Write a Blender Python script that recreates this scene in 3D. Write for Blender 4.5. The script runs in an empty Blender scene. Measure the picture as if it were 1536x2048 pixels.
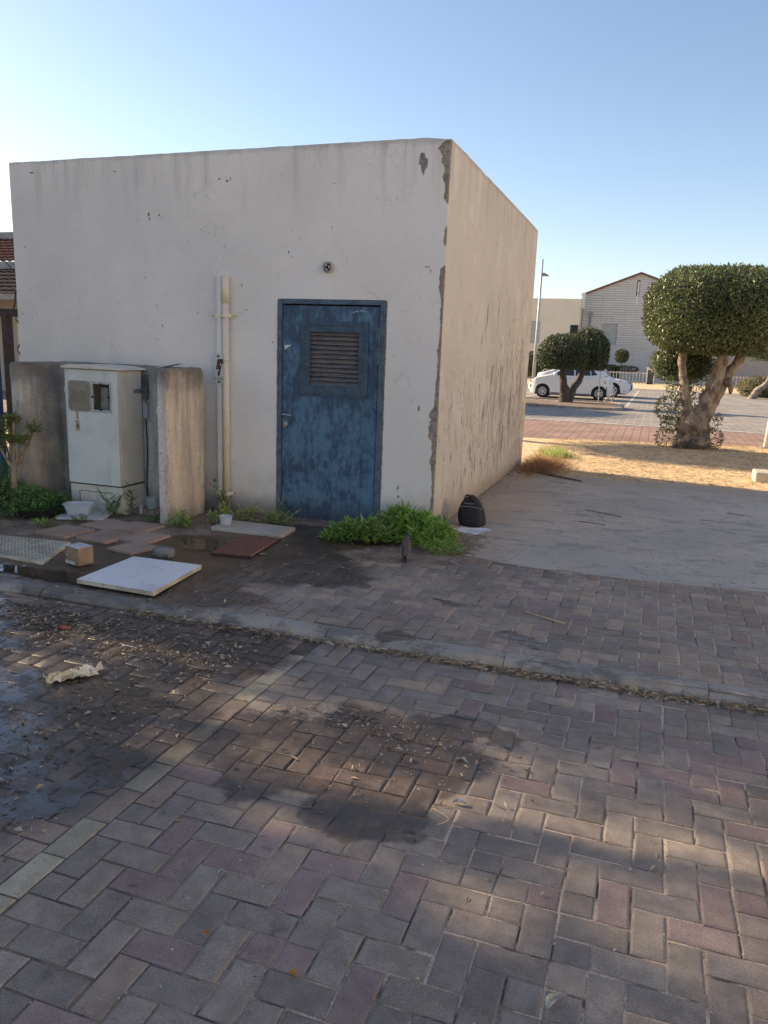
import bpy, bmesh, math, random
import numpy as np
from mathutils import Vector, Matrix, noise as mnoise

S = bpy.context.scene
C = S.collection
R = math.radians
rng = np.random.default_rng(7)
random.seed(7)

# ------------------------------------------------------------------ camera
PITCH, ROLL, YAW, CAM_H = 0.20872, 0.036244, -0.325426, 1.6195
def cam_axes(p, r, yaw):
    f0 = Vector((math.sin(yaw), math.cos(yaw), 0)); r0 = Vector((math.cos(yaw), -math.sin(yaw), 0)); u0 = Vector((0, 0, 1))
    F = f0*math.cos(p) - u0*math.sin(p); U = u0*math.cos(p) + f0*math.sin(p)
    return r0*math.cos(r) + U*math.sin(r), -r0*math.sin(r) + U*math.cos(r), F
cr, cu, cf = cam_axes(PITCH, ROLL, YAW)
cd = bpy.data.cameras.new('camera'); cam = bpy.data.objects.new('camera', cd); C.objects.link(cam)
M = Matrix.Identity(4)
for i in range(3):
    M[i][0], M[i][1], M[i][2] = cr[i], cu[i], -cf[i]
M[2][3] = CAM_H
cam.matrix_world = M
cd.sensor_fit = 'VERTICAL'; cd.sensor_height = 36; cd.lens = 1551.6/2048*36
cd.clip_start = .05; cd.clip_end = 1500
S.camera = cam

# ------------------------------------------------------------------ light
SUN_EL, SUN_AZ = R(24.0), R(-79.5)          # azimuth clockwise from +Y
w = bpy.data.worlds.new('World'); S.world = w; w.use_nodes = True
nt = w.node_tree; bg = nt.nodes['Background']
sky = nt.nodes.new('ShaderNodeTexSky'); sky.sky_type = 'NISHITA'; sky.sun_disc = False
sky.sun_elevation = SUN_EL; sky.sun_rotation = SUN_AZ % (2*math.pi)
sky.air_density = 1.0; sky.dust_density = .45; sky.ozone_density = 2.0; sky.altitude = 20
tint = nt.nodes.new('ShaderNodeMix'); tint.data_type = 'RGBA'; tint.blend_type = 'MULTIPLY'; tint.inputs[0].default_value = 1
tint.inputs[7].default_value = (1.08, .975, .945, 1)     # the phone's white balance
nt.links.new(sky.outputs[0], tint.inputs[6]); nt.links.new(tint.outputs[2], bg.inputs[0]); bg.inputs[1].default_value = .10
sl = bpy.data.lights.new('sun', 'SUN'); sl.energy = 5.0; sl.angle = R(.53); sl.color = (1, .80, .56)
so = bpy.data.objects.new('sun', sl); C.objects.link(so)
to_sun = Vector((math.sin(SUN_AZ)*math.cos(SUN_EL), math.cos(SUN_AZ)*math.cos(SUN_EL), math.sin(SUN_EL)))
so.rotation_euler = (-to_sun).to_track_quat('-Z', 'Y').to_euler(); so.location = (-20, 4, 12)
S.view_settings.view_transform = 'Standard'; S.view_settings.look = 'None'
S.view_settings.gamma = 1; S.view_settings.use_curve_mapping = False
S.view_settings.exposure = 1.08

# ------------------------------------------------------------------ helpers
WORLD = {}
def worg(o):
    return WORLD.get(o.name, Vector((0, 0, 0))) if o else Vector((0, 0, 0))
def tag(o, label=None, cat=None, group=None, kind=None):
    if label: o['label'] = label
    if cat: o['category'] = cat
    if group: o['group'] = group
    if kind: o['kind'] = kind
    return o
def thing(name, label, cat, loc=(0, 0, 0), group=None):
    o = bpy.data.objects.new(name, None); C.objects.link(o); o.location = loc
    o.empty_display_size = .2; WORLD[o.name] = Vector(loc)
    return tag(o, label, cat, group)
def mesh_obj(name, verts, faces, mats, parent=None, mi=None, smooth=False, bev=0):
    org = worg(parent)
    me = bpy.data.meshes.new(name)
    v = np.asarray(verts, dtype=np.float32) - np.array(org, dtype=np.float32)
    me.from_pydata(v.tolist() if len(v) < 200000 else v.tolist(), [], [tuple(f) for f in faces])
    for m in (mats if isinstance(mats, (list, tuple)) else [mats]): me.materials.append(m)
    if mi is not None: me.polygons.foreach_set('material_index', np.asarray(mi, dtype=np.int32))
    if smooth: me.polygons.foreach_set('use_smooth', np.ones(len(me.polygons), dtype=bool))
    me.update()
    o = bpy.data.objects.new(name, me); C.objects.link(o); o.parent = parent
    WORLD[o.name] = org
    if bev:
        b = o.modifiers.new('bevel', 'BEVEL'); b.width = bev; b.segments = 2; b.limit_method = 'ANGLE'; b.angle_limit = R(40)
    return o
class MB:
    def __init__(s): s.v = []; s.f = []; s.m = []
    def add(s, vs, fs, mi=0, M=None):
        n = len(s.v)
        if M is not None: vs = [tuple(M @ Vector(q)) for q in vs]
        s.v += [tuple(q) for q in vs]; s.f += [tuple(i+n for i in f) for f in fs]; s.m += [mi]*len(fs); return s
    def box(s, x0, x1, y0, y1, z0, z1, mi=0, M=None):
        vs = [(x0,y0,z0),(x1,y0,z0),(x1,y1,z0),(x0,y1,z0),(x0,y0,z1),(x1,y0,z1),(x1,y1,z1),(x0,y1,z1)]
        return s.add(vs, [(3,2,1,0),(4,5,6,7),(0,1,5,4),(1,2,6,5),(2,3,7,6),(3,0,4,7)], mi, M)
    def prism(s, poly, z0, z1, mi=0, M=None, axis='z'):
        n = len(poly)
        if axis == 'z': vs = [(x,y,z0) for x,y in poly] + [(x,y,z1) for x,y in poly]
        elif axis == 'y': vs = [(x,z0,y) for x,y in poly] + [(x,z1,y) for x,y in poly]
        else: vs = [(z0,x,y) for x,y in poly] + [(z1,x,y) for x,y in poly]
        return s.add(vs, [tuple(range(n))[::-1], tuple(range(n, 2*n))] + [(i,(i+1)%n,(i+1)%n+n,i+n) for i in range(n)], mi, M)
    def tube(s, pts, rad, n=8, mi=0, cap=True, jit=0):
        pts = [Vector(p) for p in pts]
        if not isinstance(rad, (list, tuple)): rad = [rad]*len(pts)
        b = len(s.v); ref = None
        for i, p in enumerate(pts):
            t = (pts[min(i+1, len(pts)-1)] - pts[max(i-1, 0)]).normalized()
            if ref is None: ref = t.orthogonal().normalized()
            a = (ref - t*ref.dot(t)).normalized(); ref = a; c = t.cross(a)
            for k in range(n):
                an = 2*math.pi*k/n; r = rad[i]
                q = a*math.cos(an) + c*math.sin(an)
                if jit: r *= 1 + jit*mnoise.noise((p + q*r)*6) + jit*.6*mnoise.noise((p + q*r)*17)
                s.v.append(tuple(p + q*r))
        for i in range(len(pts)-1):
            for k in range(n):
                s.f.append((b+i*n+k, b+i*n+(k+1)%n, b+(i+1)*n+(k+1)%n, b+(i+1)*n+k)); s.m.append(mi)
        if cap:
            s.f.append(tuple(b+k for k in range(n))[::-1]); s.m.append(mi)
            s.f.append(tuple(b+(len(pts)-1)*n+k for k in range(n))); s.m.append(mi)
        return s
    def lathe(s, prof, n=20, mi=0, M=None):
        vs = []; fs = []
        for r, z in prof:
            for k in range(n): vs.append((r*math.cos(2*math.pi*k/n), r*math.sin(2*math.pi*k/n), z))
        for i in range(len(prof)-1):
            for k in range(n): fs.append((i*n+k, i*n+(k+1)%n, (i+1)*n+(k+1)%n, (i+1)*n+k))
        return s.add(vs, fs, mi, M)
    def build(s, name, mats, parent=None, smooth=False, bev=0):
        return mesh_obj(name, s.v, s.f, mats, parent, s.m, smooth, bev)
def spline(pts, n=8):
    pts = [Vector(p) for p in pts]; out = []
    for i in range(len(pts)-1):
        p0, p1, p2, p3 = pts[max(i-1,0)], pts[i], pts[i+1], pts[min(i+2,len(pts)-1)]
        for k in range(n):
            t = k/n; out.append(.5*((2*p1)+(p2-p0)*t+(2*p0-5*p1+4*p2-p3)*t*t+(3*p1-p0-3*p2+p3)*t**3))
    out.append(pts[-1]); return out

# ---- node helpers
class N:
    def __init__(s, name):
        s.mat = bpy.data.materials.new(name); s.mat.use_nodes = True; s.t = s.mat.node_tree
        s.b = s.t.nodes['Principled BSDF']; s.geo = s.t.nodes.new('ShaderNodeNewGeometry')
        s.pos = s.geo.outputs['Position']
    def n(s, typ, **kw):
        q = s.t.nodes.new(typ)
        for k, v in kw.items(): setattr(q, k, v)
        return q
    def l(s, a, b): s.t.links.new(a, b)
    def setin(s, sock, v):
        if hasattr(v, 'is_output') or isinstance(v, bpy.types.NodeSocket): s.l(v, sock)
        else: sock.default_value = v
    def noise(s, scale, detail=5, rough=.55, vec=None, stretch=None, dist=0):
        q = s.n('ShaderNodeTexNoise'); q.inputs['Scale'].default_value = scale; q.inputs['Detail'].default_value = detail
        q.inputs['Roughness'].default_value = rough; q.inputs['Distortion'].default_value = dist
        v = vec or s.pos
        if stretch:
            mp = s.n('ShaderNodeMapping'); mp.inputs['Scale'].default_value = stretch; s.l(v, mp.inputs['Vector']); v = mp.outputs[0]
        s.l(v, q.inputs['Vector']); return q.outputs['Fac']
    def ramp(s, fac, a, b, va=0., vb=1.):
        q = s.n('ShaderNodeMapRange'); q.interpolation_type = 'SMOOTHSTEP'
        s.l(fac, q.inputs[0]); q.inputs[1].default_value = a; q.inputs[2].default_value = b
        q.inputs[3].default_value = va; q.inputs[4].default_value = vb; return q.outputs[0]
    def mix(s, fac, a, b, mode='MIX'):
        q = s.n('ShaderNodeMix', data_type='RGBA', blend_type=mode)
        s.setin(q.inputs[0], fac)
        for i, v in ((6, a), (7, b)):
            if isinstance(v, tuple) and len(v) == 3: v = (*v, 1)
            s.setin(q.inputs[i], v)
        return q.outputs[2]
    def math(s, op, a, b=0., c=None):
        q = s.n('ShaderNodeMath', operation=op); s.setin(q.inputs[0], a); s.setin(q.inputs[1], b)
        if c is not None: s.setin(q.inputs[2], c)
        return q.outputs[0]
    def scale(s, col, fac):
        q = s.n('ShaderNodeVectorMath', operation='SCALE'); s.l(col, q.inputs[0]); s.setin(q.inputs[3], fac); return q.outputs[0]
    def bump(s, h, strength=.3, dist=.01, prev=None):
        q = s.n('ShaderNodeBump'); q.inputs['Strength'].default_value = strength; q.inputs['Distance'].default_value = dist
        s.l(h, q.inputs['Height'])
        if prev: s.l(prev, q.inputs['Normal'])
        return q.outputs[0]
    def sep(s, vec=None):
        q = s.n('ShaderNodeSeparateXYZ'); s.l(vec or s.pos, q.inputs[0]); return q.outputs
    def fin(s, col=None, rough=None, normal=None, metal=None, spec=None):
        b = s.b.inputs
        if col is not None: s.setin(b['Base Color'], (*col, 1) if isinstance(col, tuple) and len(col) == 3 else col)
        if rough is not None: s.setin(b['Roughness'], rough)
        if normal is not None: s.l(normal, b['Normal'])
        if metal is not None: b['Metallic'].default_value = metal
        if spec is not None: b['Specular IOR Level'].default_value = spec
        return s.mat

WET = [(-.92,2.74,.46,.40),(-1.25,2.62,.45,.36),(-.80,2.34,.24,.22),(-.62,3.06,.30,.13),(-3.0,2.5,1.45,1.35),(-2.3,3.45,.75,.34),
       (-2.75,4.95,1.0,.62),(-1.98,4.78,.36,.20),(-1.07,4.61,.13,.07),(-1.19,3.93,.11,.09),(-.54,4.14,.20,.09),(-2.55,5.75,.62,.42),
       (-3.3,4.1,1.2,.36),(-3.7,4.6,.6,.3),(.9,4.05,.25,.10)]
def wet_group():
    g = bpy.data.node_groups.new('wetness', 'ShaderNodeTree')
    g.interface.new_socket('Wet', in_out='OUTPUT', socket_type='NodeSocketFloat')
    nd, ln = g.nodes, g.links
    out = nd.new('NodeGroupOutput'); geo = nd.new('ShaderNodeNewGeometry')
    nz = nd.new('ShaderNodeTexNoise'); nz.inputs['Scale'].default_value = 3.2; nz.inputs['Detail'].default_value = 6; nz.inputs['Roughness'].default_value = .62
    ln.new(geo.outputs['Position'], nz.inputs['Vector'])
    sub = nd.new('ShaderNodeVectorMath'); sub.operation = 'SUBTRACT'; ln.new(nz.outputs['Color'], sub.inputs[0]); sub.inputs[1].default_value = (.5,.5,.5)
    ma = nd.new('ShaderNodeVectorMath'); ma.operation = 'MULTIPLY_ADD'; ln.new(sub.outputs[0], ma.inputs[0]); ma.inputs[1].default_value = (.55,.55,0); ln.new(geo.outputs['Position'], ma.inputs[2])
    flat = nd.new('ShaderNodeVectorMath'); flat.operation = 'MULTIPLY'; ln.new(ma.outputs[0], flat.inputs[0]); flat.inputs[1].default_value = (1,1,0)
    last = None
    for cx, cy, rx, ry in WET:
        mp = nd.new('ShaderNodeMapping'); mp.vector_type = 'POINT'
        mp.inputs['Location'].default_value = (-cx/rx, -cy/ry, 0); mp.inputs['Scale'].default_value = (1/rx, 1/ry, 1)
        ln.new(flat.outputs[0], mp.inputs['Vector'])
        le = nd.new('ShaderNodeVectorMath'); le.operation = 'LENGTH'; ln.new(mp.outputs[0], le.inputs[0])
        mr = nd.new('ShaderNodeMapRange'); mr.interpolation_type = 'SMOOTHSTEP'; ln.new(le.outputs['Value'], mr.inputs[0])
        mr.inputs[1].default_value = 1.05; mr.inputs[2].default_value = .86; mr.inputs[3].default_value = 0; mr.inputs[4].default_value = 1
        if last is None: last = mr.outputs[0]
        else:
            mx = nd.new('ShaderNodeMath'); mx.operation = 'MAXIMUM'; ln.new(last, mx.inputs[0]); ln.new(mr.outputs[0], mx.inputs[1]); last = mx.outputs[0]
    ln.new(last, out.inputs[0]); return g
WG = wet_group()
def wetf(s):
    q = s.n('ShaderNodeGroup'); q.node_tree = WG; return q.outputs[0]

def mk(name, c1, c2=None, ns=4, lo=.42, hi=.62, rough=.8, bump=.0, bs=120, bd=.004, metal=0, spec=.5, stretch=None, vary=.25, rnd=0., island=0., streak=None):
    s = N(name); f = s.noise(ns, 6, .6, stretch=stretch)
    col = s.mix(s.ramp(f, lo, hi), c1, c2 or tuple(x*.75 for x in c1))
    fine = s.noise(bs, 3, .6)
    if streak:
        st = s.noise(9, 4, .6, stretch=(1, 1, .08)); col = s.mix(s.ramp(st, .5, .72, 0, streak[3]), col, tuple(streak[:3]))
    k = s.ramp(fine, .25, .75, 1-vary, 1+vary)
    if rnd:
        oi = s.n('ShaderNodeObjectInfo'); k = s.math('MULTIPLY', k, s.ramp(oi.outputs['Random'], 0, 1, 1-rnd, 1+rnd))
    if island: k = s.math('MULTIPLY', k, s.ramp(s.geo.outputs['Random Per Island'], 0, 1, 1-island, 1+island))
    col = s.scale(col, k)
    nm = s.bump(fine, bump, bd) if bump else None
    return s.fin(col, rough, nm, metal, spec)

def leaf_mat(name, c1, c2, trans=.25, rough=.45, c3=None):
    s = N(name); ri = s.geo.outputs['Random Per Island']
    col = s.mix(s.ramp(ri, 0, 1), c1, c2)
    if c3: col = s.mix(s.ramp(ri, .9, .93), col, c3)
    f = s.noise(1.6, 3); col = s.scale(col, s.ramp(f, .3, .7, .75, 1.25))
    s.fin(col, rough, None, 0, .4)
    tr = s.n('ShaderNodeBsdfTranslucent'); s.l(col, tr.inputs[0])
    mx = s.n('ShaderNodeMixShader'); mx.inputs[0].default_value = trans
    out = s.t.nodes['Material Output']; s.l(s.b.outputs[0], mx.inputs[1]); s.l(tr.outputs[0], mx.inputs[2]); s.l(mx.outputs[0], out.inputs[0])
    return s.mat

def leaves(pos, axis, nrm, L, W, fold=.25, droop=0.):
    """leaf-shaped folded blades, 6 verts / 4 tris each; arrays (n,3),(n,3),(n,3),(n,),(n,)"""
    n = len(pos); axis = axis/np.linalg.norm(axis, axis=1, keepdims=True)
    side = np.cross(axis, nrm); side /= np.linalg.norm(side, axis=1, keepdims=True)+1e-9
    up = np.cross(side, axis); L = np.asarray(L)[:, None]; W = np.asarray(W)[:, None]
    dz = np.array([0, 0, -1.])
    p0 = pos; p1 = pos + axis*L*.38 + side*W*.5 + up*W*fold; p2 = pos + axis*L*.38 - side*W*.5 + up*W*fold
    pm = pos + axis*L*.42 + dz*L*droop*.25; p3 = pos + axis*L + dz*L*droop
    V = np.stack([p0, p1, pm, p2, p3], 1).reshape(-1, 3)
    b = np.arange(n)[:, None]*5
    F = np.concatenate([b+np.array([[0,1,2]]), b+np.array([[0,2,3]]), b+np.array([[1,4,2]]), b+np.array([[2,4,3]])], 1).reshape(-1, 3)
    return V, F
def fast_mesh(name, V, F, mats, parent=None, smooth=False):
    V = np.asarray(V, dtype=np.float32) - np.array(worg(parent), dtype=np.float32); F = np.asarray(F, dtype=np.int32)
    me = bpy.data.meshes.new(name); nf, k = F.shape
    me.vertices.add(len(V)); me.vertices.foreach_set('co', V.ravel())
    me.loops.add(nf*k); me.loops.foreach_set('vertex_index', F.ravel())
    me.polygons.add(nf); me.polygons.foreach_set('loop_start', np.arange(0, nf*k, k, dtype=np.int32))
    me.polygons.foreach_set('loop_total', np.full(nf, k, dtype=np.int32))
    if smooth: me.polygons.foreach_set('use_smooth', np.ones(nf, dtype=bool))
    for m in (mats if isinstance(mats, (list, tuple)) else [mats]): me.materials.append(m)
    me.update(calc_edges=True)
    o = bpy.data.objects.new(name, me); C.objects.link(o); o.parent = parent; WORLD[o.name] = worg(parent); return o
def unit(n):
    d = rng.normal(size=(n, 3)); return d/np.linalg.norm(d, axis=1, keepdims=True)
def sstep(a, b, x):
    t = min(1, max(0, (x-a)/(b-a))); return t*t*(3-2*t)
def gz(y):                                # the parking lot lies about 0.28 m lower than the hut
    return -.28*sstep(20, 33, y)
# ------------------------------------------------------------------ materials
def brick_mat(name, c, c2):
    s = N(name)
    big = s.noise(1.3, 5, .6); mid = s.noise(14, 5, .6); fine = s.noise(260, 3, .7)
    col = s.mix(s.ramp(mid, .35, .68), c, c2)
    oi = s.n('ShaderNodeObjectInfo')
    k = s.math('MULTIPLY', s.ramp(oi.outputs['Random'], 0, 1, .90, 1.12), s.ramp(s.geo.outputs['Random Per Island'], 0, 1, .90, 1.12))
    k = s.math('MULTIPLY', k, s.ramp(fine, .3, .7, .72, 1.3)); k = s.math('MULTIPLY', k, s.ramp(big, .3, .7, .85, 1.15))
    col = s.scale(col, k)
    dust = s.math('MULTIPLY', s.ramp(s.noise(30, 6, .7), .52, .75), .35)
    col = s.mix(dust, col, (.26, .22, .18))
    dark = s.ramp(s.noise(5, 6, .7), .60, .72, 0, .45); col = s.mix(dark, col, (.04, .036, .033))
    wv = wetf(s); wet = s.math('MULTIPLY', wv, s.ramp(s.noise(20, 5, .6), .2, .6, .75, 1.))
    col = s.mix(wet, col, s.mix(1., col, (.30, .26, .235), 'MULTIPLY'))
    pool = s.ramp(s.noise(6, 4, .6), .45, .62)
    rw = s.mix(pool, (.55,.55,.55), (.24,.24,.24))
    rough = s.mix(wv, (.85,.85,.85), rw)
    nm = s.bump(s.math('ADD', fine, s.math('MULTIPLY', mid, 1.2)), .55, .0022)
    m_ = s.fin(col, rough, nm, 0, .4); s.l(s.ramp(wv, 0, 1, .4, .75), s.b.inputs['Specular IOR Level']); return m_
BR = [brick_mat('paver_grey', (.245,.198,.158), (.32,.262,.21)),
      brick_mat('paver_dark', (.205,.168,.14), (.27,.222,.185)),
      brick_mat('paver_purple', (.245,.176,.153), (.30,.22,.19)),
      brick_mat('paver_brown', (.30,.225,.165), (.37,.285,.215)),
      brick_mat('paver_ochre', (.33,.285,.195), (.42,.365,.26))]
def sand_mat():
    s = N('sandy_joint_soil')
    f = s.noise(2.2, 6, .6); g = s.noise(150, 4, .7)
    x, y, z = s.sep()
    right = s.math('MAXIMUM', s.ramp(s.math('ADD', x, s.math('MULTIPLY', s.noise(1.2, 3), 1.2)), -1.2, .4), s.ramp(y, 4.0, 4.3, 0, .8))
    col = s.mix(right, (.15,.11,.08), (.60,.46,.33))
    col = s.mix(s.ramp(s.noise(7, 5), .45, .65), col, (.10,.085,.07))
    col = s.scale(col, s.ramp(g, .25, .75, .6, 1.4))
    wv = wetf(s); col = s.mix(wv, col, s.mix(1., col, (.35,.32,.3), 'MULTIPLY'))
    return s.fin(col, s.mix(wv, (.9,.9,.9), (.35,.35,.35)), s.bump(g, .8, .004), 0, .4)
SAND = sand_mat()
def dirt_mat():
    s = N('wet_dirt')
    g = s.noise(60, 6, .7); m = s.noise(9, 6, .65)
    col = s.mix(s.ramp(m, .35, .65), (.17,.12,.085), (.27,.195,.135))
    col = s.mix(s.ramp(s.noise(3.1, 5), .5, .66), col, (.33,.26,.19))
    col = s.scale(col, s.ramp(g, .25, .75, .5, 1.5))
    wv = wetf(s); col = s.mix(wv, col, s.mix(1., col, (.38,.33,.3), 'MULTIPLY'))
    return s.fin(col, s.mix(wv, (.95,.95,.95), (.3,.3,.3)), s.bump(s.math('ADD', g, s.math('MULTIPLY', m, 2.)), .8, .008), 0, .4)
DIRT = dirt_mat()
def conc_mat(name, c1, c2, wet=False, dust=None):
    s = N(name); m = s.noise(2.2, 8, .65); g = s.noise(90, 5, .7); q = s.noise(400, 2)
    col = s.mix(s.ramp(m, .35, .65), c1, c2)
    col = s.scale(col, s.ramp(g, .25, .75, .82, 1.18)); col = s.scale(col, s.ramp(q, .3, .7, .85, 1.15))
    sp = s.ramp(s.noise(26, 3, .5, stretch=(1, 2.4, 1)), .70, .76); col = s.mix(s.math('MULTIPLY', sp, .75), col, (.05,.045,.04))
    if dust: col = dust(s, col)
    rough = .85
    if wet:
        wv = wetf(s); col = s.mix(wv, col, s.mix(1., col, (.42,.4,.38), 'MULTIPLY')); rough = s.mix(wv, (.85,.85,.85), (.3,.3,.3))
    return s.fin(col, rough, s.bump(s.math('ADD', g, s.math('MULTIPLY', q, .5)), .4, .003), 0, .4)
def slab_dust(s, col):
    x, y, z = s.sep()
    crk = s.ramp(s.math('ABSOLUTE', s.math('SUBTRACT', s.noise(.55, 7, .66, dist=.6), .5)), .0035, .0); col = s.mix(s.math('MULTIPLY', crk, .8), col, (.10,.09,.075))
    blk = s.ramp(s.noise(1.1, 6, .7), .46, .60, 0, .6); col = s.mix(blk, col, (.34,.32,.29))
    drk = s.ramp(s.noise(3.4, 7, .72, stretch=(.7, 1.7, 1)), .54, .60, 0, .55); col = s.mix(drk, col, (.22,.21,.195))
    nzz = s.noise(2.4, 6, .6)
    near = s.ramp(s.math('ADD', x, s.math('MULTIPLY', nzz, 1.6)), .1, -.9)
    far = s.ramp(s.math('ADD', y, s.math('MULTIPLY', nzz, 1.4)), 9.8, 11.2)
    col = s.mix(s.math('MULTIPLY', near, .65), col, (.42,.29,.19))
    col = s.mix(s.math('MULTIPLY', far, .8), col, (.42,.34,.25))
    st = s.ramp(s.noise(5, 5, .6, stretch=(.5, 1.6, 1)), .62, .72, 0, .5)
    return s.mix(st, col, (.10,.10,.095))
SLAB = conc_mat('slab_concrete', (.44,.385,.315), (.55,.485,.40), False, slab_dust)
def kerb_dust(s, col):
    a = s.noise(5.5, 7, .74); b = s.noise(9, 6, .74, stretch=(.6, 1, 1))
    col = s.mix(s.ramp(a, .47, .58, 0, .7), col, (.13,.12,.11)); return s.mix(s.ramp(b, .50, .60, 0, .7), col, (.42,.32,.22))
KERB = conc_mat('kerb_concrete', (.28,.255,.22), (.39,.355,.305), True, kerb_dust)
COVER = conc_mat('cover_concrete', (.40,.35,.29), (.50,.45,.375))
TILE = conc_mat('tile_concrete', (.33,.225,.165), (.43,.315,.245))
def straw_ground():
    s = N('dry_grass_ground'); m = s.noise(5, 8, .7, stretch=(.6,1,1)); g = s.noise(45, 6, .75, stretch=(.35,1,1))
    col = s.mix(s.ramp(m, .35, .65), (.68,.49,.28), (.85,.67,.42))
    col = s.scale(col, s.ramp(g, .3, .7, .55, 1.35))
    return s.fin(col, .95, s.bump(g, .9, .02), 0, .2)
STRAWG = straw_ground()
GROUND = mk('ground_soil', (.42,.35,.26), (.34,.28,.21), 1.2, bump=.3)
def lot_mat(name, c1, c2, joint, bw, bh, rot):
    s = N(name); mp = s.n('ShaderNodeMapping'); mp.inputs['Rotation'].default_value = (0,0,rot); s.l(s.pos, mp.inputs['Vector'])
    b = s.n('ShaderNodeTexBrick'); s.l(mp.outputs[0], b.inputs['Vector']); b.offset = 0.5
    b.inputs['Scale'].default_value = 1; b.inputs['Brick Width'].default_value = bw; b.inputs['Row Height'].default_value = bh
    b.inputs['Mortar Size'].default_value = .012; b.inputs['Mortar Smooth'].default_value = .3; b.inputs['Bias'].default_value = 0
    b.inputs['Color1'].default_value = (*c1, 1); b.inputs['Color2'].default_value = (*c2, 1); b.inputs['Mortar'].default_value = (*joint, 1)
    col = s.scale(b.outputs['Color'], s.ramp(s.noise(1.2, 6, .65), .3, .7, .8, 1.2))
    col = s.mix(s.ramp(s.noise(.7, 5, .65), .58, .74, 0, .4), col, (.36,.29,.20))
    return s.fin(col, .9, s.bump(b.outputs['Fac'], .6, -.006), 0, .3)
REDP = lot_mat('red_paving', (.345,.23,.185), (.295,.19,.155), (.20,.135,.11), .26, .17, R(90))
GREYP = lot_mat('grey_paving', (.26,.235,.21), (.30,.27,.24), (.40,.34,.27), .30, .20, R(90))
WHITEP = mk('white_line_paint', (.62,.6,.56), (.4,.38,.34), 8)

def plaster(name, base, side):
    s = N(name)
    x, y, z = s.sep()
    big = s.noise(.9, 6, .6); g = s.noise(70, 5, .65); tiny = s.noise(220, 3, .6)
    col = s.mix(s.ramp(big, .35, .65), base, tuple(c*.90 for c in base))
    col = s.scale(col, s.ramp(tiny, .3, .7, .95, 1.05))
    # grime running down from the parapet and splash at the foot
    drip = s.noise(7, 5, .65, stretch=(1, 1, .10))
    top = s.ramp(z, 2.55, 3.25); t = s.math('MULTIPLY', s.ramp(drip, .45, .68), top)
    col = s.mix(s.math('MULTIPLY', t, .28), col, (.20,.19,.175))
    edge = s.ramp(s.math('ADD', z, s.math('MULTIPLY', s.noise(16, 4), .10)), 3.25, 3.31); col = s.mix(s.math('MULTIPLY', edge, .3), col, (.13,.12,.11))
    foot = s.ramp(s.math('ADD', z, s.math('MULTIPLY', s.noise(5, 6, .65), .8)), .95, .28); col = s.mix(s.math('MULTIPLY', foot, .55), col, (.36,.27,.18))
    low = s.ramp(z, .30, .02); col = s.mix(s.math('MULTIPLY', low, .5), col, (.13,.10,.07))
    h = s.math('ADD', s.math('ADD', s.math('MULTIPLY', g, 1.1), s.math('MULTIPLY', s.noise(14, 4, .6), 2.0)), s.math('MULTIPLY', tiny, .5))
    crk = s.math('MULTIPLY', s.ramp(s.math('ABSOLUTE', s.math('SUBTRACT', s.noise(1.3, 6, .62, dist=.4), .5)), .0035, .0), s.ramp(s.noise(.8, 2), .5, .6)); col = s.mix(s.math('MULTIPLY', crk, .35), col, (.25,.23,.20)); h = s.math('SUBTRACT', h, crk)
    ptc = s.ramp(s.noise(1.9, 3, .5), .60, .62); col = s.mix(s.math('MULTIPLY', ptc, .12), col, (.9,.88,.84))
    if not side:
        v = s.ramp(s.noise(34, 2, .5), .735, .76); zone = s.ramp(s.noise(1.7, 3), .46, .6)
        v = s.math('MULTIPLY', v, zone); col = s.mix(s.math('MULTIPLY', v, .8), col, (.20,.18,.16))
        h = s.math('SUBTRACT', h, s.math('MULTIPLY', v, 2.))
    if side:
        # flaked paint: tall narrow flakes, denser low down and towards the far end
        fl = s.noise(12, 5, .68, stretch=(1, 1.5, .42)); fine = s.noise(40, 4, .65, stretch=(1, 1.2, .26))
        amt = s.math('ADD', s.ramp(z, 2.6, .9, .01, .105), s.ramp(y, 6.6, 10.2, 0, .065))
        amt = s.math('SUBTRACT', amt, s.ramp(z, .45, .0, 0, .05))
        mask = s.ramp(s.math('ADD', fl, amt), .705, .715)
        m2 = s.ramp(s.math('ADD', fine, s.math('MULTIPLY', amt, .6)), .70, .712)
        blot = s.noise(2.4, 6, .66, stretch=(1, 1, .55)); m3 = s.ramp(s.math('ADD', blot, s.math('MULTIPLY', s.math('SUBTRACT', amt, .085), 1.9)), .665, .675)
        mask = s.math('MAXIMUM', mask, s.math('MAXIMUM', m2, s.math('MULTIPLY', m3, .55)))
        col = s.mix(mask, col, s.mix(s.ramp(s.noise(20, 4), .4, .6), (.30,.27,.235), (.40,.36,.305)))
        h = s.math('SUBTRACT', h, s.math('MULTIPLY', mask, 2.5))
    return s.fin(col, .88, s.bump(h, .42, .005), 0, .3)
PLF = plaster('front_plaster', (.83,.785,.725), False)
PLS = plaster('side_plaster', (.65,.59,.50), True)  # warmer base than the front wall: warm bounce light put into the colour
RAWP = mk('bare_plaster', (.36,.31,.255), (.24,.205,.17), 22, bump=.8, bs=90, bd=.01, vary=.3)
FLAKE = mk('flaked_base', (.34,.305,.26), (.28,.25,.215), 22, bump=.6, bs=90, bd=.006)
GOUGE = mk('gouged_plaster', (.27,.255,.235), (.17,.165,.155), 30, bump=.8, bs=60, bd=.01)
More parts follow.
